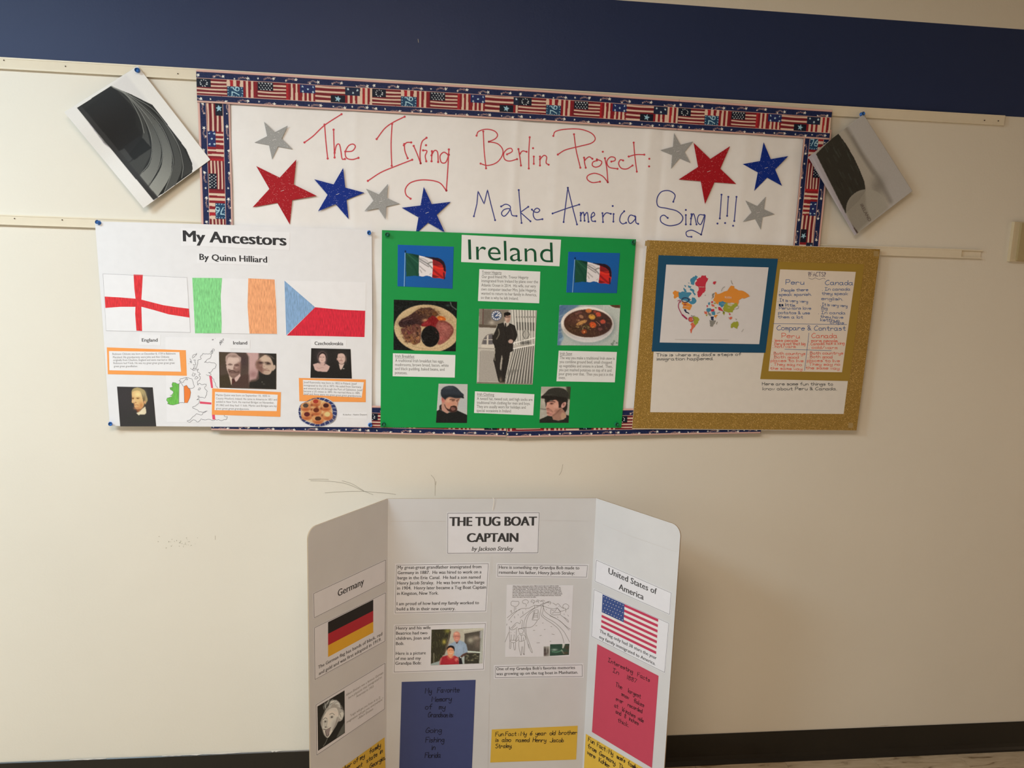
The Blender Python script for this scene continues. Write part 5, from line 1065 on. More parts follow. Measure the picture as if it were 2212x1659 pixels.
for k in range(10): xt = 830+k*44; xb = 640+k*60; p.line([(xt, 880-k*6), (xb, 1590)], 13, (206, 206, 198), sm=False); p.line([(xt+20, 880-k*6), (xb+28, 1590)], 9, (70, 70, 66), .7, sm=False)
for k in range(9): p.line([(700+k*60, 1320), (690+k*60, 1580)], 20, (76, 76, 72), .5, sm=False)
p.line([(800, 770), (1240, 660)], 22, (216, 216, 210), sm=False).line([(790, 885), (1235, 800)], 22, (216, 216, 210), sm=False).ell(1050, 590, 75, 100, (150, 150, 144), .6).line([(1020, 520), (990, 600), (1030, 680)], 12, (80, 80, 76)).line([(1090, 520), (1120, 600), (1070, 680)], 12, (80, 80, 76)).blob(990, 770, 50, 40, (60, 60, 58), .8).blob(1095, 760, 50, 40, (60, 60, 58), .8)
for x in range(860, 1260, 52): p.blob(x, 235, 12, 14, (70, 70, 66), .8)
SU = (40, 38, 36)
p.poly([(470, 380), (600, 345), (650, 350), (720, 360), (830, 410), (880, 600), (860, 680), (790, 770), (790, 930), (730, 960), (700, 1150), (640, 1440), (620, 1580), (520, 1575), (490, 1560), (400, 1180), (385, 1130), (425, 960), (405, 820), (370, 760), (360, 620), (420, 520)], SU, soft=0)
p.poly([(560, 1000), (575, 1080), (545, 1340), (522, 1300), (530, 1160)], (156, 152, 142)).line([(420, 870), (410, 1000), (420, 1130)], 12, (150, 146, 130), .8).line([(470, 390), (430, 500), (385, 600)], 9, (190, 188, 176), .8).line([(490, 480), (505, 580), (450, 690)], 14, (166, 160, 140), .7, 1)
p.poly([(595, 350), (625, 430), (650, 440), (700, 400), (720, 345), (690, 320), (610, 320)], (176, 170, 160)).line([(635, 370), (640, 450)], 26, (34, 32, 32)).poly([(625, 190), (735, 190), (737, 285), (705, 342), (660, 350), (625, 290)], (160, 132, 118), sm=True, soft=0).blob(650, 290, 26, 40, (196, 174, 160), .8).ell(672, 172, 70, 38, (26, 24, 24), soft=0).poly([(603, 175), (645, 150), (632, 235), (612, 235)], (26, 24, 24), soft=0).line([(640, 235), (720, 232)], 14, (50, 38, 36), .8).line([(665, 312), (705, 310)], 7, (110, 70, 66), .8)
p.ell(742, 735, 50, 42, (176, 150, 138)).line([(740, 440), (790, 560), (790, 680)], 10, (64, 60, 56), .7).line([(600, 440), (650, 600), (640, 820)], 8, (24, 22, 22), .8).line([(640, 960), (600, 1200), (590, 1440)], 10, (24, 22, 22), .7).blob(535, 1520, 26, 50, (120, 108, 96), .8).blob(590, 1570, 40, 14, (100, 88, 70), .7)
p.noise(5, 2).noise(4, 1); p.build('photo', p2, WALL, L2+DL, (198, 198, 195), rough=0.35, label='print of a man in a dark suit by a white gate')

# two men in flat caps
C4_ = (935, 825, 18.03)
p = Pic(C4_, [(225, 70), (1355, 90), (1330, 1600), (120, 1590)], 0.62, (172, 174, 172))
p.blob(1150, 900, 300, 300, (160, 166, 170), .6)
p.poly([(120, 1150), (250, 1080), (260, 920), (370, 850), (380, 1000), (560, 1200), (900, 1150), (950, 1110), (1340, 1290), (1340, 1600), (120, 1600)], (28, 30, 30)).line([(250, 1050), (330, 1110), (540, 1200)], 20, (120, 124, 120), .7, 1)
p.poly([(360, 700), (480, 640), (620, 900), (620, 1150), (560, 1225), (420, 1150), (340, 1060)], (168, 130, 116), sm=True)
p.poly([(480, 640), (640, 580), (1040, 620), (1030, 720), (990, 800), (960, 900), (950, 960), (940, 1100), (780, 1160), (640, 1100), (500, 960)], (176, 132, 112), sm=True).blob(600, 720, 90, 110, (200, 160, 132), .7).blob(620, 870, 110, 70, (186, 122, 102), .7)
p.poly([(465, 870), (520, 1000), (640, 1060), (700, 960), (830, 930), (920, 960), (950, 1100), (880, 1160), (760, 1190), (620, 1150), (500, 1020), (450, 900)], (60, 40, 36), sm=True).poly([(700, 1010), (800, 990), (880, 1040), (850, 1100), (740, 1110)], (136, 96, 88), .8, sm=True).line([(700, 965), (820, 935), (910, 965)], 26, (48, 32, 30), .9).line([(720, 1050), (850, 1040)], 10, (90, 52, 50), .8)
p.line([(660, 690), (740, 675), (860, 700)], 30, (58, 40, 34), .9, 1).blob(780, 730, 55, 22, (70, 44, 38), .9).line([(930, 720), (1010, 690)], 28, (54, 36, 32), .9, 1).blob(945, 755, 30, 24, (90, 60, 52), .8).line([(880, 740), (930, 850), (900, 900), (860, 890)], 16, (196, 156, 138), .7, 1).blob(970, 850, 30, 90, (130, 96, 88), .6)
p.poly([(340, 600), (420, 600), (480, 700), (440, 800), (380, 800), (330, 700)], (178, 116, 106), sm=True).blob(385, 690, 30, 50, (140, 76, 70), .7).poly([(420, 600), (520, 620), (480, 720), (440, 640)], (40, 32, 30))
p.poly([(310, 400), (330, 300), (450, 200), (640, 150), (820, 165), (960, 250), (1100, 400), (1200, 490), (1180, 570), (1060, 620), (900, 630), (640, 580), (480, 660), (350, 570), (310, 470)], (44, 50, 58), sm=True).poly([(330, 500), (640, 500), (1100, 520), (1180, 570), (1060, 620), (900, 630), (640, 580), (480, 660), (350, 570)], (30, 34, 38), .8, soft=4, sm=True).poly([(1050, 590), (1190, 560), (1220, 630), (1180, 640), (1080, 600)], (26, 28, 30)).blob(600, 230, 200, 50, (70, 78, 86), .6)
p.line([(550, 1240), (540, 1590)], 8, (44, 46, 46), .8); p.noise(5, 2).noise(3, 1)
p.build('photo', p2, WALL, L2+DL, (200, 200, 197), rough=0.35, label='print of a bearded man in a dark flat cap')
C5_ = (1160, 830, 19.07)
p = Pic(C5_, [(175, 100), (1390, 100), (1300, 1590), (100, 1590)], 0.62, (150, 148, 138))
for _ in range(24): p.blob(random.choice([random.uniform(150, 420), random.uniform(1180, 1380)]), random.uniform(100, 1400), random.uniform(30, 90), random.uniform(30, 120), random.choice([(176, 172, 160), (112, 112, 96), (140, 140, 120), (160, 164, 160)]), .6)
p.poly([(1200, 100), (1390, 100), (1370, 620), (1280, 640)], (44, 50, 36), .9, soft=3).line([(140, 1010), (360, 1040)], 40, (84, 84, 80), .7, 1)
p.poly([(320, 640), (450, 560), (1200, 600), (1250, 800), (1240, 1000), (1150, 1180), (1030, 1180), (1020, 1000), (900, 980), (880, 800), (600, 660), (430, 740), (370, 950), (350, 800)], (38, 32, 30), sm=True)
p.poly([(1020, 980), (1180, 1200), (1190, 1350), (1000, 1470), (700, 1480), (620, 1300), (900, 1050)], (142, 108, 94), sm=True).poly([(1100, 1180), (1190, 1240), (1170, 1380), (1020, 1460), (980, 1300), (1040, 1150)], (164, 136, 112), .8, soft=2, sm=True)
p.poly([(420, 740), (600, 690), (760, 640), (880, 740), (910, 900), (880, 1000), (970, 960), (940, 1050), (800, 1200), (640, 1310), (520, 1320), (430, 1280), (400, 1100), (370, 960), (400, 860)], (176, 132, 116), sm=True).blob(780, 900, 120, 130, (190, 148, 132), .8).blob(840, 1100, 130, 90, (120, 86, 74), .6).blob(560, 1240, 80, 50, (150, 100, 100), .7)
p.line([(440, 720), (600, 700), (740, 730)], 36, (54, 34, 34), .9, 1).blob(600, 800, 60, 34, (56, 30, 28), .9).line([(560, 770), (700, 790)], 16, (60, 36, 34), .8, 1).line([(480, 760), (420, 880), (380, 950), (430, 990), (520, 980)], 16, (206, 164, 150), .7, 1).blob(450, 1000, 60, 22, (84, 44, 40), .8)
p.line([(400, 1040), (560, 1060), (640, 1150)], 26, (84, 56, 50), .7, 2).line([(420, 1100), (570, 1110)], 12, (90, 44, 46), .9).line([(420, 1080), (560, 1085)], 10, (186, 130, 130), .8).line([(430, 1135), (560, 1140)], 12, (190, 140, 136), .8).blob(450, 1185, 60, 20, (80, 48, 44), .8).line([(640, 1300), (800, 1180), (960, 1020)], 40, (74, 50, 44), .6, 2)
p.poly([(1000, 860), (1080, 760), (1180, 730), (1200, 800), (1150, 920), (1050, 980), (1000, 960)], (180, 140, 130), sm=True).blob(1100, 830, 40, 60, (110, 66, 62), .8).poly([(900, 700), (1010, 760), (980, 930), (900, 980), (890, 820)], (38, 30, 30), soft=1)
p.poly([(190, 500), (320, 380), (480, 220), (640, 160), (860, 140), (1080, 180), (1230, 280), (1310, 420), (1280, 600), (1220, 720), (1050, 700), (800, 600), (560, 640), (430, 720), (340, 680), (320, 600), (190, 560)], (46, 46, 42), sm=True).poly([(190, 490), (460, 470), (800, 500), (1200, 560), (1220, 700), (1000, 700), (760, 600), (540, 660), (420, 740), (340, 600), (180, 575)], (30, 28, 26), .85, soft=2, sm=True).line([(280, 440), (620, 430)], 18, (84, 82, 76), .6, 2).line([(640, 160), (900, 140), (1040, 190)], 18, (96, 100, 86), .5, 2)
p.poly([(100, 1450), (300, 1370), (440, 1300), (620, 1330), (660, 1460), (880, 1500), (1100, 1450), (1200, 1360), (1210, 1260), (1320, 1300), (1300, 1600), (100, 1600)], (34, 36, 32), sm=False)
p.noise(6, 2).noise(3, 1); p.build('photo', p2, WALL, L2+DL, (192, 192, 188), rough=0.35, label='print of a dark-haired man in a flat cap looking left')

# painted portrait, family pairs and pastries on the white poster
C7_ = (245, 830, 17.46)
p = Pic(C7_, [(135, 88), (1482, 118), (1612, 1590), (255, 1590)], 0.65, (60, 58, 60))
p.blob(400, 500, 400, 500, (66, 62, 66), .6).blob(1100, 1300, 500, 200, (58, 60, 58), .8)
p.poly([(690, 260), (760, 160), (900, 125), (1060, 160), (1180, 240), (1240, 400), (1290, 580), (1240, 700), (1200, 760), (1150, 640), (1100, 420), (1000, 280), (740, 290), (690, 420)], (176, 156, 112), sm=True).blob(1180, 450, 70, 180, (160, 146, 118), .8).blob(1160, 560, 40, 120, (110, 86, 56), .7)
p.poly([(690, 420), (720, 290), (860, 240), (1010, 270), (1080, 420), (1120, 620), (1150, 780), (1060, 920), (940, 980), (860, 930), (790, 840), (760, 720), (690, 690), (700, 560)], (224, 186, 132), sm=True).blob(920, 380, 130, 100, (240, 220, 160), .9).blob(1050, 800, 90, 130, (196, 130, 84), .8).blob(920, 900, 110, 60, (190, 126, 88), .7).blob(820, 900, 60, 50, (206, 140, 104), .6)
p.ell(922, 540, 34, 15, (64, 40, 26), .85, soft=1).ell(740, 545, 26, 14, (70, 42, 28), .85, soft=1).line([(690, 505), (740, 490), (785, 510)], 12, (120, 84, 52), .8, 1).blob(920, 530, 60, 24, (110, 70, 40), .6).line([(860, 520), (930, 490), (1000, 520)], 14, (150, 110, 66), .7, 1).blob(740, 535, 45, 24, (120, 78, 46), .9).line([(790, 500), (800, 620), (790, 700), (850, 690)], 18, (240, 200, 146), .7, 1).blob(840, 690, 30, 20, (150, 80, 56), .8).line([(800, 800), (870, 775), (940, 795)], 18, (170, 80, 66), .9, 1).blob(780, 740, 24, 50, (120, 60, 46), .6).blob(760, 640, 40, 50, (214, 180, 160), .5)
p.ell(1180, 680, 36, 48, (214, 160, 120)).poly([(860, 950), (1060, 930), (1000, 1060), (900, 1060)], (140, 86, 58), soft=2).poly([(860, 1090), (1000, 1030), (1080, 930), (1200, 840), (1230, 960), (1235, 1100), (1180, 1140), (1010, 1140), (960, 1175)], (226, 212, 184)).blob(1040, 1040, 80, 60, (236, 226, 200), .6)
p.noise(3, 1); p.build('photo', p1, WALL, LP+DL, RP1, rough=0.4, label='small painted portrait with white collar on dark ground')
C8_ = (465, 755, 15.8)
p = Pic(C8_, [(125, 80), (2085, 140), (2080, 1360), (145, 1305)], 0.68, (84, 70, 64))
p.blob(250, 300, 200, 300, (76, 66, 54), .8).blob(950, 400, 200, 260, (74, 58, 62), .8).poly([(1060, 100), (1480, 120), (1480, 700), (1400, 1000), (1200, 1050), (1150, 1150), (1150, 260)], (196, 160, 160), soft=3).blob(1300, 850, 150, 130, (150, 110, 112), .8).line([(1060, 110), (1150, 270), (1145, 1150)], 12, (220, 196, 190), .6, 1).poly([(140, 900), (420, 840), (520, 1000), (560, 1300), (150, 1300)], (70, 60, 48), soft=3).poly([(800, 900), (1140, 850), (1140, 1300), (560, 1300), (640, 1100)], (82, 62, 58), soft=4)
p.poly([(350, 260), (430, 160), (560, 110), (700, 130), (800, 220), (880, 280), (860, 440), (800, 560), (400, 520), (360, 420)], (176, 150, 144), sm=True).blob(640, 230, 110, 40, (120, 96, 88), .6).line([(400, 380), (420, 260), (520, 190)], 20, (130, 104, 98), .6, 1)
p.poly([(410, 360), (470, 260), (620, 280), (780, 280), (820, 400), (850, 560), (830, 760), (760, 880), (640, 990), (520, 950), (440, 800), (380, 600)], (204, 178, 170), sm=True).poly([(640, 560), (860, 420), (860, 760), (760, 880), (650, 720)], (128, 96, 90), .8, soft=3, sm=True).blob(600, 370, 160, 80, (218, 192, 184), .8)
p.line([(440, 520), (500, 490), (580, 520)], 30, (110, 84, 80), .9, 1).line([(660, 530), (740, 510), (800, 540)], 32, (96, 70, 66), .9, 1).blob(510, 525, 40, 18, (84, 62, 60), .8).blob(730, 555, 40, 18, (80, 58, 56), .8).line([(610, 520), (600, 640), (570, 670)], 20, (226, 200, 192), .7, 1).blob(720, 610, 60, 34, (196, 164, 156), .7).blob(640, 650, 30, 60, (120, 88, 82), .6)
p.poly([(430, 660), (560, 700), (700, 720), (840, 700), (860, 780), (760, 880), (680, 980), (560, 960), (480, 860)], (124, 96, 90), .9, sm=True).line([(480, 760), (580, 720), (700, 760), (800, 770)], 40, (88, 64, 60), .9, 1).line([(530, 790), (700, 790)], 14, (64, 40, 40), .8).blob(600, 860, 80, 40, (150, 120, 112), .7).line([(690, 740), (760, 750)], 14, (190, 160, 150), .6)
p.poly([(465, 890), (580, 980), (560, 1060), (580, 1160), (545, 1220), (520, 1100)], (214, 190, 178)).poly([(850, 810), (860, 900), (760, 1060), (700, 1105), (650, 1020), (660, 970), (780, 880)], (208, 176, 172)).poly([(580, 990), (650, 1000), (680, 1100), (560, 1220)], (84, 50, 48))
p.poly([(1440, 130), (1700, 130), (1690, 200), (1480, 320), (1400, 420), (1380, 520), (1480, 720), (1500, 1000), (1400, 1080), (1180, 1120), (1160, 1310), (2080, 1350), (2080, 140), (1800, 130)], (46, 44, 42), soft=1)
p.poly([(1400, 400), (1500, 320), (1600, 240), (1720, 180), (1860, 260), (1950, 420), (1980, 560), (1930, 740), (1860, 840), (1740, 860), (1620, 820), (1500, 720), (1400, 640), (1385, 520)], (196, 170, 154), sm=True).poly([(1390, 430), (1520, 320), (1560, 420), (1640, 560), (1640, 700), (1620, 820), (1480, 720), (1390, 620)], (120, 84, 78), .85, soft=4, sm=True).blob(1700, 320, 160, 80, (208, 184, 166), .8)
p.blob(1560, 450, 90, 36, (56, 40, 40), .9).blob(1800, 480, 80, 44, (50, 38, 36), .95).line([(1700, 440), (1800, 440), (1880, 500)], 26, (60, 44, 42), .8, 1).line([(1660, 500), (1630, 600), (1700, 640)], 24, (216, 192, 178), .8, 1).blob(1700, 670, 60, 16, (120, 84, 78), .8).line([(1640, 725), (1740, 715), (1850, 730)], 16, (110, 66, 62), .9, 1).line([(1760, 640), (1850, 730)], 16, (140, 104, 94), .6, 1).blob(1560, 550, 60, 30, (160, 124, 116), .7).blob(1740, 800, 90, 34, (176, 146, 132), .7)
p.line([(1740, 170), (1900, 230), (2010, 320)], 14, (150, 130, 124), .8, 1).line([(1760, 220), (1900, 280)], 20, (130, 108, 100), .7, 1).poly([(1960, 560), (2040, 530), (2050, 640), (1970, 730), (1940, 700)], (190, 166, 152), sm=True).blob(1600, 1110, 22, 22, (120, 116, 112), .8).blob(1660, 1180, 34, 24, (90, 86, 82), .8)
p.noise(4, 2).noise(2, 1); p.build('photo', p1, WALL, LP+DL*2.2, RP1, rough=0.4, label='old photo of a bearded man and a woman')
C9_ = (665, 745, 20.74)
p = Pic(C9_, [(150, 150), (1915, 190), (1970, 1510), (115, 1475)], 0.65, (40, 38, 38))
p.blob(600, 500, 330, 380, (70, 62, 66), .7).blob(1500, 480, 330, 330, (60, 54, 54), .7)
p.poly([(230, 870), (440, 810), (560, 820), (800, 850), (990, 960), (940, 1090), (860, 1210), (640, 1200), (420, 1180), (310, 1120)], (206, 172, 168)).poly([(460, 430), (560, 320), (700, 300), (820, 400), (850, 560), (820, 760), (740, 900), (560, 860), (480, 760), (440, 600)], (126, 104, 106), .8, soft=3, sm=True).poly([(480, 460), (600, 330), (740, 340), (820, 460), (820, 620), (780, 480), (640, 390), (540, 460), (490, 620)], (44, 34, 34), sm=True)
p.poly([(500, 600), (540, 460), (640, 395), (740, 420), (790, 540), (790, 700), (720, 790), (640, 810), (560, 780), (510, 700)], (214, 180, 174), sm=True).poly([(560, 790), (760, 790), (760, 900), (660, 960), (560, 880)], (206, 170, 166), soft=2).blob(570, 545, 44, 16, (110, 80, 78), .9).blob(700, 550, 40, 16, (104, 74, 72), .9).blob(640, 620, 22, 40, (186, 146, 142), .6).line([(590, 700), (680, 705)], 14, (160, 110, 108), .9).line([(420, 1020), (480, 1060), (560, 1040), (640, 1010), (720, 1040)], 16, (150, 112, 112), .7, 1).line([(780, 830), (740, 900)], 20, (90, 56, 58), .8, 1)
p.poly([(1300, 600), (1320, 430), (1400, 340), (1540, 330), (1660, 400), (1740, 560), (1700, 760), (1600, 830)], (44, 38, 36), .8, sm=True).poly([(1330, 560), (1350, 420), (1440, 385), (1580, 390), (1660, 480), (1680, 620), (1640, 780), (1500, 880), (1400, 800), (1340, 680)], (210, 178, 170), sm=True).ell(1315, 640, 26, 60, (196, 160, 150)).blob(1700, 640, 34, 130, (150, 124, 116), .8)
p.blob(1430, 555, 60, 14, (160, 124, 116), .9).blob(1570, 550, 50, 14, (160, 122, 114), .9).blob(1500, 640, 22, 50, (176, 138, 130), .7).line([(1400, 730), (1470, 700), (1560, 720)], 26, (140, 92, 84), .8, 1).poly([(1385, 830), (1500, 890), (1640, 830), (1560, 1020), (1470, 1130), (1430, 1050)], (214, 186, 178)).blob(1600, 1065, 44, 22, (206, 196, 192), .9).blob(1500, 830, 90, 40, (170, 136, 128), .6)
p.noise(4, 2).noise(2, 1); p.build('photo', p1, WALL, LP+DL*1.4, RP1, rough=0.4, label='old photo of two people on black')
C10_ = (635, 850, 22.12)
p = Pic(C10_, [(150, 170), (2100, 170), (2100, 1620), (150, 1620)], 0.6, (196, 200, 214))
p.ell(1130, 880, 930, 690, (52, 62, 112), soft=0).blob(1900, 1300, 260, 200, (80, 84, 110), .7)
for k in range(22): a = -1.5+k*0.29; p.line([(1130+760*math.cos(a), 880+560*math.sin(a)), (1130+940*math.cos(a+.06), 880+700*math.sin(a+.06))], 26, (206, 210, 224), .85, sm=False)
p.ell(1080, 870, 770, 580, (214, 204, 190)).ell(1080, 850, 740, 560, (222, 178, 124), .9)
for x, y, rx, ry, c in ((1040, 440, 250, 200, (168, 62, 50)), (560, 640, 250, 220, (82, 70, 66)), (1530, 640, 260, 220, (72, 34, 34)), (1060, 860, 270, 220, (104, 48, 34)), (620, 1060, 270, 220, (96, 40, 44)), (1600, 1060, 260, 230, (220, 196, 140)), (1150, 1260, 280, 210, (70, 44, 36))):
    p.ell(x, y, rx, ry, (206, 138, 92)); p.blob(x, y+ry*0.55, rx*0.8, ry*0.35, (170, 84, 52), .8); p.blob(x-rx*0.3, y-ry*0.3, rx*0.5, ry*0.4, (236, 196, 140), .7); p.ell(x, y-ry*0.30, rx*0.52, ry*0.48, c)
for x, y in ((840, 760), (1300, 720), (880, 1040), (1340, 1040), (1100, 660), (840, 560)): p.blob(x, y, 60, 60, (110, 44, 32), .7)
p.noise(6, 2).noise(3, 1); mk = [(560, 390), (860, 240), (1150, 190), (1500, 200), (1780, 340), (1940, 520), (2040, 780), (2050, 1000), (1960, 1280), (1700, 1470), (1300, 1580), (980, 1570), (600, 1450), (300, 1260), (220, 960), (230, 660), (330, 500)]
p.build('photo', p1, WALL, LP+DL*3.4, RP1, rough=0.4, label='cut-out print of round pastries on a blue plate', mask=mk)

# grandfather and boy
C11_ = (920, 1350, 17.015)
p = Pic(C11_, [(208, 172), (2120, 110), (2080, 1410), (175, 1485)], 0.65, (150, 142, 134))
p.poly([(200, 170), (900, 150), (760, 700), (640, 1100), (480, 1340), (180, 1440)], (48, 44, 34))
for _ in range(60): x = random.uniform(230, 820); y = random.uniform(200, 1250); p.line([(x, y), (x+random.uniform(-60, 60), y+random.uniform(40, 160))], random.uniform(6, 18), random.choice([(92, 88, 60), (66, 62, 44), (30, 28, 20), (116, 104, 60), (80, 84, 50)]), .6) if x+y*0.45 < 1120 else None
p.blob(800, 220, 110, 80, (140, 130, 60), .7).blob(670, 620, 70, 90, (176, 156, 70), .8).line([(900, 250), (800, 700), (660, 1080)], 60, (52, 38, 28), .85, 1).line([(940, 330), (830, 640), (720, 1040)], 20, (170, 156, 136), .8, 1).line([(290, 1040), (290, 1380)], 34, (140, 132, 116), .7, 1).poly([(180, 1430), (480, 1330), (520, 1500), (170, 1490)], (132, 138, 138))
p.poly([(930, 150), (2120, 110), (2110, 200), (1420, 320), (1400, 700), (1000, 700), (880, 560)], (164, 152, 138), .8).line([(1380, 220), (2110, 130)], 24, (190, 182, 170), .7, 1).poly([(1420, 320), (2090, 200), (2010, 1000), (1530, 960), (1420, 640)], (70, 62, 56)).blob(1640, 560, 120, 110, (176, 164, 146), .7).blob(1860, 480, 140, 90, (160, 140, 126), .7).blob(1900, 700, 120, 180, (108, 92, 84), .7).poly([(1980, 230), (2090, 200), (2060, 480), (1970, 490)], (128, 118, 124), .8).poly([(1420, 1030), (1985, 1030), (1950, 1420), (1400, 1430)], (48, 44, 38))
for _ in range(16): p.blob(random.uniform(1480, 1900), random.uniform(1080, 1330), 40, 22, random.choice([(140, 130, 100), (90, 84, 70), (110, 104, 84)]), .7)
p.line([(1530, 970), (2010, 1010)], 44, (178, 178, 168), sm=False).poly([(2010, 200), (2120, 180), (2080, 1410), (1960, 1400)], (160, 156, 150), .7).line([(1310, 1200), (1400, 1420)], 60, (150, 152, 150), .7, 1).poly([(1320, 1150), (1420, 1150), (1400, 1440), (1320, 1440)], (150, 152, 150))
p.poly([(1200, 1160), (1300, 1180), (1350, 1440), (1210, 1450)], (26, 24, 28)).poly([(840, 720), (1000, 640), (1090, 600), (1220, 560), (1400, 620), (1490, 720), (1540, 960), (1520, 1010), (1420, 1060), (1390, 1040), (1340, 1100), (1220, 1180), (1050, 1130), (1040, 800), (840, 760)], (128, 138, 156), sm=False).blob(1250, 850, 120, 200, (142, 152, 172), .7).line([(1120, 700), (1080, 1100)], 12, (160, 170, 190), .7, 1).line([(1400, 820), (1380, 1040)], 14, (92, 98, 114), .6, 1)
p.poly([(1340, 1080), (1520, 1000), (1480, 1080), (1320, 1190), (1230, 1190)], (74, 48, 44)).blob(1275, 1195, 24, 24, (220, 220, 220), .9).poly([(1080, 590), (1210, 560), (1180, 640), (1130, 700)], (70, 44, 44))
p.poly([(1010, 420), (1030, 300), (1130, 240), (1230, 290), (1260, 430), (1230, 560), (1140, 630), (1060, 590)], (174, 112, 98), sm=True).blob(1110, 320, 80, 40, (206, 150, 130), .8).line([(1050, 420), (1220, 415)], 20, (110, 60, 56), .7, 1).line([(1090, 530), (1190, 525)], 14, (220, 190, 176), .7, 1).blob(1140, 460, 24, 40, (190, 120, 106), .7).blob(1000, 430, 12, 50, (100, 70, 60), .7).blob(1255, 430, 16, 50, (120, 80, 70), .7)
p.poly([(500, 1470), (530, 1240), (620, 1160), (780, 1120), (900, 1180), (1060, 1130), (1190, 1200), (1220, 1450)], (140, 34, 44), sm=False).blob(900, 1330, 200, 110, (158, 38, 46), .6).line([(780, 1130), (820, 1220), (900, 1250), (1010, 1200), (1040, 1140)], 34, (176, 74, 66), .8, 1).poly([(500, 1470), (530, 1230), (600, 1200), (560, 1330), (530, 1470)], (170, 96, 92), .8).blob(1130, 1260, 70, 50, (190, 110, 98), .95).line([(1080, 1290), (1120, 1340)], 22, (196, 118, 106), .9, 1)
p.poly([(800, 1100), (1000, 1090), (980, 1200), (900, 1230), (830, 1180)], (190, 120, 90)).poly([(775, 880), (820, 800), (1000, 800), (1035, 920), (1010, 1060), (900, 1140), (810, 1080)], (196, 130, 98), sm=True).poly([(765, 940), (780, 820), (870, 765), (990, 770), (1050, 850), (1040, 980), (1010, 880), (930, 830), (830, 850)], (26, 20, 22), sm=True).line([(840, 930), (890, 920)], 14, (90, 50, 40), .8).line([(940, 925), (1000, 925)], 14, (90, 50, 40), .8).line([(860, 1040), (920, 1055), (970, 1035)], 16, (216, 180, 160), .9).blob(910, 980, 24, 30, (206, 144, 110), .7)
p.noise(6, 2).noise(3, 1); p.build('photo', tph, CP, 0.0007, (182, 170, 166), rough=0.4, label='colour photo of an old man behind a boy in red')

# white-haired man
C12_ = (680, 1440, 8.731)
p = Pic(C12_, [(50, 752), (562, 448), (568, 1250), (62, 1588)], 0.6, (34, 31, 31))
p.poly([(110, 1080), (140, 960), (200, 820), (270, 720), (300, 660), (400, 640), (470, 700), (490, 790), (540, 820), (550, 920), (500, 1020), (440, 1040), (400, 1120), (330, 1220), (250, 1340), (190, 1290), (150, 1200)], (150, 138, 140), sm=True)
p.poly([(160, 960), (220, 860), (300, 790), (400, 780), (440, 850), (450, 960), (420, 1060), (360, 1180), (260, 1330), (200, 1310), (155, 1220), (150, 1080)], (196, 182, 184), sm=True).line([(280, 760), (320, 680), (400, 650), (460, 720)], 40, (170, 160, 164), .8, 1).line([(290, 720), (340, 680)], 10, (80, 76, 78), .8).line([(110, 1060), (150, 940), (200, 860)], 22, (120, 112, 114), .8, 1)
for _ in range(110):
    t_ = random.uniform(-2.9, 0.4); cx, cy = 330, 880; r0, r1 = random.uniform(0.7, 0.95), random.uniform(0.98, 1.16); ax, ay = 190, 235
    p.line([(cx+ax*r0*math.cos(t_), cy+ay*r0*math.sin(t_)), (cx+ax*r1*math.cos(t_+.30), cy+ay*r1*math.sin(t_+.30))], random.uniform(3, 9), random.choice([(214, 204, 208), (160, 150, 154), (130, 122, 126), (196, 186, 190)]), .55, 1)
p.poly([(210, 900), (280, 820), (400, 810), (430, 900), (430, 1000), (400, 1080), (340, 1200), (250, 1320), (195, 1300), (155, 1200), (160, 1050)], (198, 186, 188), .85, sm=True, soft=3).blob(370, 1080, 60, 110, (150, 138, 142), .6, 25).blob(190, 1100, 40, 90, (160, 150, 152), .6).blob(320, 860, 90, 40, (216, 206, 208), .7)
for k in range(3): p.line([(240+k*4, 850-k*16), (330, 822-k*14), (410, 850-k*14)], 4, (150, 138, 142), .6)
p.ell(500, 920, 36, 70, (190, 178, 180), ang=20).line([(480, 900), (495, 960)], 10, (90, 82, 84), .8).line([(430, 960), (400, 1080), (340, 1200)], 26, (110, 100, 102), .6, 2)
p.blob(320, 950, 34, 22, (120, 108, 112), .7, -30).blob(200, 1035, 30, 22, (116, 104, 108), .7, -30).blob(322, 952, 15, 12, (34, 30, 32), .95).blob(200, 1036, 13, 11, (34, 30, 32), .95).line([(280, 900), (330, 880), (370, 910)], 9, (60, 54, 56), .8).line([(160, 1000), (200, 965), (235, 990)], 9, (60, 54, 56), .8).line([(240, 1010), (225, 1100), (215, 1140), (255, 1140)], 10, (120, 108, 112), .55, 1).blob(205, 1140, 14, 10, (40, 34, 34), .9)
p.line([(165, 1180), (220, 1190), (300, 1150)], 12, (60, 50, 52), .9).poly([(200, 1200), (290, 1160), (280, 1230), (250, 1310), (215, 1290)], (130, 112, 118), sm=True).line([(200, 1210), (215, 1290), (245, 1315), (270, 1270)], 10, (50, 42, 44), .9).line([(150, 1180), (170, 1250), (230, 1330)], 8, (120, 110, 112), .7)
p.poly([(250, 1370), (330, 1240), (440, 1060), (565, 980), (568, 1250), (62, 1588), (180, 1480)], (30, 28, 28), soft=1).poly([(565, 1040), (568, 1250), (400, 1350), (460, 1230)], (92, 88, 86), .8, soft=2).line([(240, 1350), (200, 1440), (160, 1500)], 10, (120, 114, 114), .8)
p.noise(5, 1); p.build('photo', te, LW, 0.0007, (182, 165, 165), rough=0.4, label='black and white photo of a white-haired man')
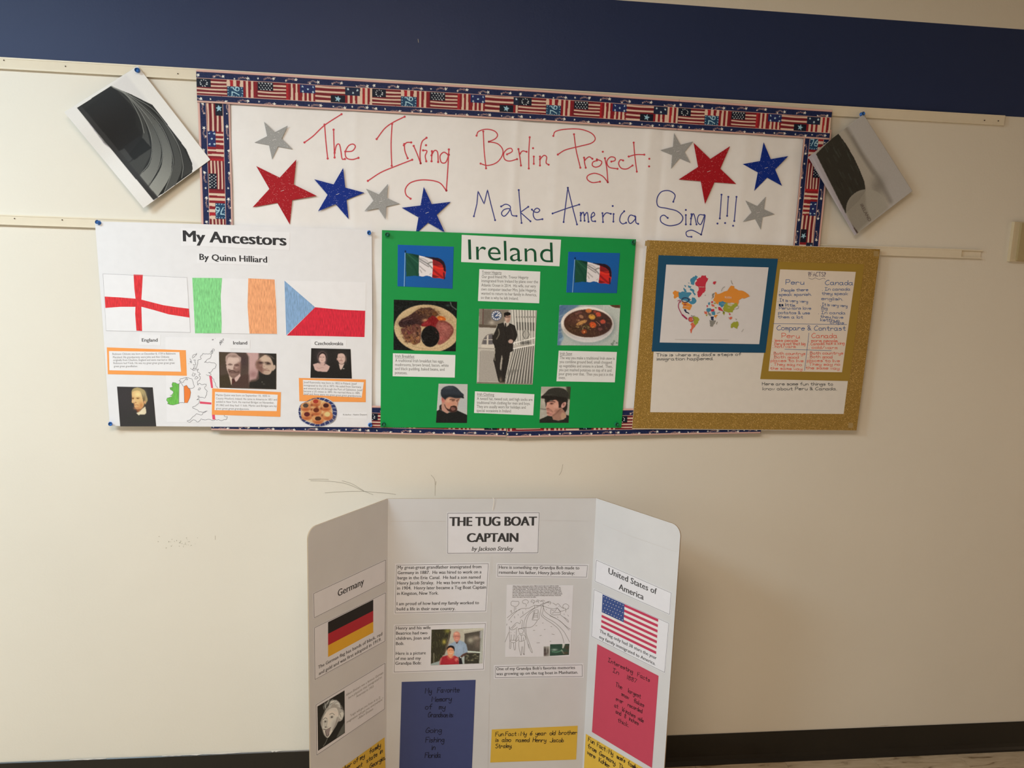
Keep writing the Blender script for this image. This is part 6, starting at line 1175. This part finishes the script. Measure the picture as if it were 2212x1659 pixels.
# two tiny photos on the drawing
p = Pic(D6, [(870, 1380), (1000, 1375), (1000, 1585), (872, 1590)], 0.6, (150, 142, 136)); p.blob(900, 1460, 30, 70, (50, 40, 40), .9).blob(960, 1480, 20, 80, (70, 60, 56), .9).blob(905, 1540, 40, 40, (60, 44, 44), .9).noise(12, 1); p.build('photo', td, CP, 0.0006, (182, 170, 166))
p = Pic(D6, [(1008, 1335), (1415, 1325), (1405, 1558), (1002, 1580)], 0.6, (44, 62, 52)); p.poly([(1265, 1320), (1330, 1330), (1290, 1420), (1265, 1420)], (180, 172, 166)).blob(1370, 1400, 60, 60, (64, 52, 44), .9).blob(1100, 1450, 60, 22, (150, 160, 150), .8).line([(1050, 1490), (1150, 1500), (1260, 1460)], 22, (90, 130, 104), .7, 1).line([(1250, 1460), (1300, 1530)], 24, (140, 140, 126), .7, 1).blob(1340, 1520, 70, 30, (74, 58, 46), .9).noise(10, 1); p.build('photo', td, CP, 0.0006, (182, 170, 166))

# ================================================================== two tilted prints
def sheet_thing(name, label, cat):
    pass
LA = lambda u, v: 0.0125+0.034*np.clip(v-0.25, 0, 1)**2*(1-u*0.75)+0.010*np.clip(u-0.5, 0, 1)*1.2+0.003*np.sin(u*9)*v
p = Pic(Z1, [(1175, 168), (1795, 968), (1225, 1382), (548, 562)], 0.8, (238, 234, 243))
p.poly([(950, 335), (1075, 237), (1260, 470), (1700, 1035), (1640, 1075), (1590, 880), (1300, 500)], (222, 218, 230), .7, soft=4)
p.poly([(658, 525), (945, 338), (1120, 410), (1300, 500), (1470, 720), (1590, 880), (1640, 1000), (1640, 1075), (1310, 1312)], (44, 44, 46), soft=0)
p.poly([(700, 560), (950, 345), (1050, 420), (1150, 560), (1170, 700), (1290, 870), (1140, 970), (1000, 900), (900, 830)], (36, 35, 38), .9, soft=4)
def band(inner, outer, c0, c1, n=10):
    I = smooth_pts(inner, n); O = smooth_pts(outer, n); m = min(len(I), len(O)); I = I[:m]; O = O[:m]
    for k in range(m-1):
        f = k/(m-1); c = tuple(c0[j]*(1-f)+c1[j]*f for j in range(3)); p.poly([I[k], O[k], O[k+1], I[k+1]], c, soft=0)
band([(1000, 380), (1150, 540), (1215, 700), (1210, 800)], [(1030, 390), (1200, 560), (1250, 700), (1285, 860)], (60, 60, 62), (84, 84, 86))
band([(1060, 400), (1200, 560), (1285, 760), (1300, 900), (1270, 1020), (1180, 1110)], [(1090, 420), (1270, 620), (1365, 830), (1370, 960), (1330, 1080), (1255, 1200)], (80, 80, 82), (150, 150, 152))
band([(1090, 420), (1290, 640), (1380, 840), (1385, 980), (1350, 1080), (1262, 1210)], [(1120, 430), (1350, 660), (1455, 880), (1465, 1020), (1440, 1130), (1340, 1290)], (90, 90, 92), (176, 176, 178))
band([(1130, 430), (1370, 660), (1470, 880), (1480, 1030), (1400, 1240)], [(1160, 440), (1430, 690), (1530, 900), (1550, 1040), (1500, 1180)], (70, 70, 72), (96, 96, 98))
band([(1170, 450), (1440, 700), (1540, 900), (1560, 1000), (1550, 1120)], [(1210, 470), (1480, 740), (1590, 920), (1640, 1020), (1640, 1070)], (52, 52, 54), (70, 70, 73))
for a in ([(950, 340), (1150, 440), (1330, 560), (1500, 800), (1560, 1000), (1550, 1125)], [(950, 340), (1120, 430), (1360, 660), (1465, 900), (1470, 1050), (1400, 1250)], [(950, 340), (1080, 410), (1280, 630), (1378, 850), (1370, 1000), (1260, 1205)], [(950, 340), (1060, 400), (1200, 560), (1290, 780), (1280, 980), (1180, 1110)], [(960, 350), (1090, 430), (1190, 600), (1230, 740)]): p.line(a, 5, (178, 178, 182), .75)
p.poly([(1140, 965), (1290, 870), (1280, 940), (1190, 1110), (1090, 1000)], (76, 76, 78), .9, soft=1).poly([(1215, 780), (1290, 865), (1145, 970), (1100, 920)], (30, 30, 32)).poly([(1010, 900), (1060, 870), (1130, 960), (1100, 990), (1050, 970)], (70, 70, 74)).poly([(658, 525), (700, 515), (1350, 1290), (1310, 1312)], (62, 61, 65), .9)
p.noise(3, 1)
p.img = np.where(p.img < 200, p.img*0.88, p.img)
s1 = p.build('printed_sheet', None, WALL, LA, (238, 234, 243), rough=0.45, white=0.82); tag(s1, 'white printed sheet of dark curved arches, tilted, left of the flag border', 'printed sheet', 'tilted prints beside the banner')
LB = lambda u, v: 0.0205+0.030*np.clip(v-0.30, 0, 1)**1.6*(1-u*0.45)+0.004*np.sin(u*5)*v
K = (1740, 240, 6.146)
p = Pic(K, [(770, 42), (1420, 1062), (655, 1652), (36, 610)], 0.8, (150, 140, 138))
p.poly([(150, 470), (440, 290), (540, 215), (1100, 1200), (1095, 1290), (660, 1640), (140, 570)], (138, 126, 118), soft=3).poly([(430, 290), (540, 220), (900, 760), (1130, 1230), (1090, 1280), (800, 1000)], (150, 138, 130), .7, soft=4).line([(545, 235), (740, 560), (950, 870), (1130, 1200)], 60, (104, 94, 88), .55, 4).blob(960, 1000, 90, 130, (96, 88, 82), .6).line([(620, 340), (760, 600), (900, 830)], 26, (96, 88, 84), .4, 3)
p.poly([(138, 572), (260, 450), (430, 290), (540, 440), (640, 610), (715, 770), (780, 930), (800, 1060), (700, 1200), (530, 1360)], (44, 40, 36), soft=0)
for _ in range(60):
    x = random.uniform(200, 700); y = random.uniform(380, 1150)
    p.line([(x, y), (x+40, y+80)], 10, random.choice([(62, 62, 58), (34, 30, 28), (56, 52, 46), (70, 74, 70)]), .5, 1) if y > 330+abs(x-430)*0.5 and x < 480+(y-300)*0.45 and y < 620+(x-140)*1.8 else None
a = np.linspace(math.pi*0.93, math.pi*1.98, 24); p.poly([(815+278*math.cos(t), 1310+272*math.sin(t)) for t in a]+[(1095, 1280), (660, 1640), (545, 1390)], (140, 130, 122), .8, soft=0)
p.poly([(545, 1330), (620, 1130), (790, 1060), (800, 1150), (800, 1240), (860, 1440), (690, 1600), (600, 1500)], (114, 104, 96), .6, soft=3).poly([(605, 1490), (700, 1610), (665, 1640), (650, 1610)], (58, 44, 40))
p.poly([(36, 610), (130, 555), (540, 1370), (690, 1640), (655, 1660)], (148, 138, 146), soft=1).line([(90, 620), (300, 1020), (470, 1330)], 22, (168, 158, 168), .6, 2)
p.noise(2, 2)
s2 = p.build('printed_sheet', None, WALL, LB, (186, 174, 170), rough=0.45, white=0.82); tag(s2, 'printed sheet of a dark cliff marked IRELAND, tilted, right of the flag border', 'printed sheet', 'tilted prints beside the banner')
KC = Z(K, p.C)
def lift_b(px):
    M = np.stack([KC[1]-KC[0], KC[3]-KC[0]], 1); uv = (np.atleast_2d(px)-KC[0])@np.linalg.inv(M).T; return LB(uv[:, 0], uv[:, 1])+0.0004
b = MB(); P = Z(K, [(722, 1245), (838, 1468)]); d = (P[1]-P[0])/np.linalg.norm(P[1]-P[0])
put_text(b, WALL, 'IRELAND', P[0], P[1], 6.4, mat((0.16, 0.13, 0.12), 0.6), lift_b, (d[1], -d[0])); b.build('lettering', s2)
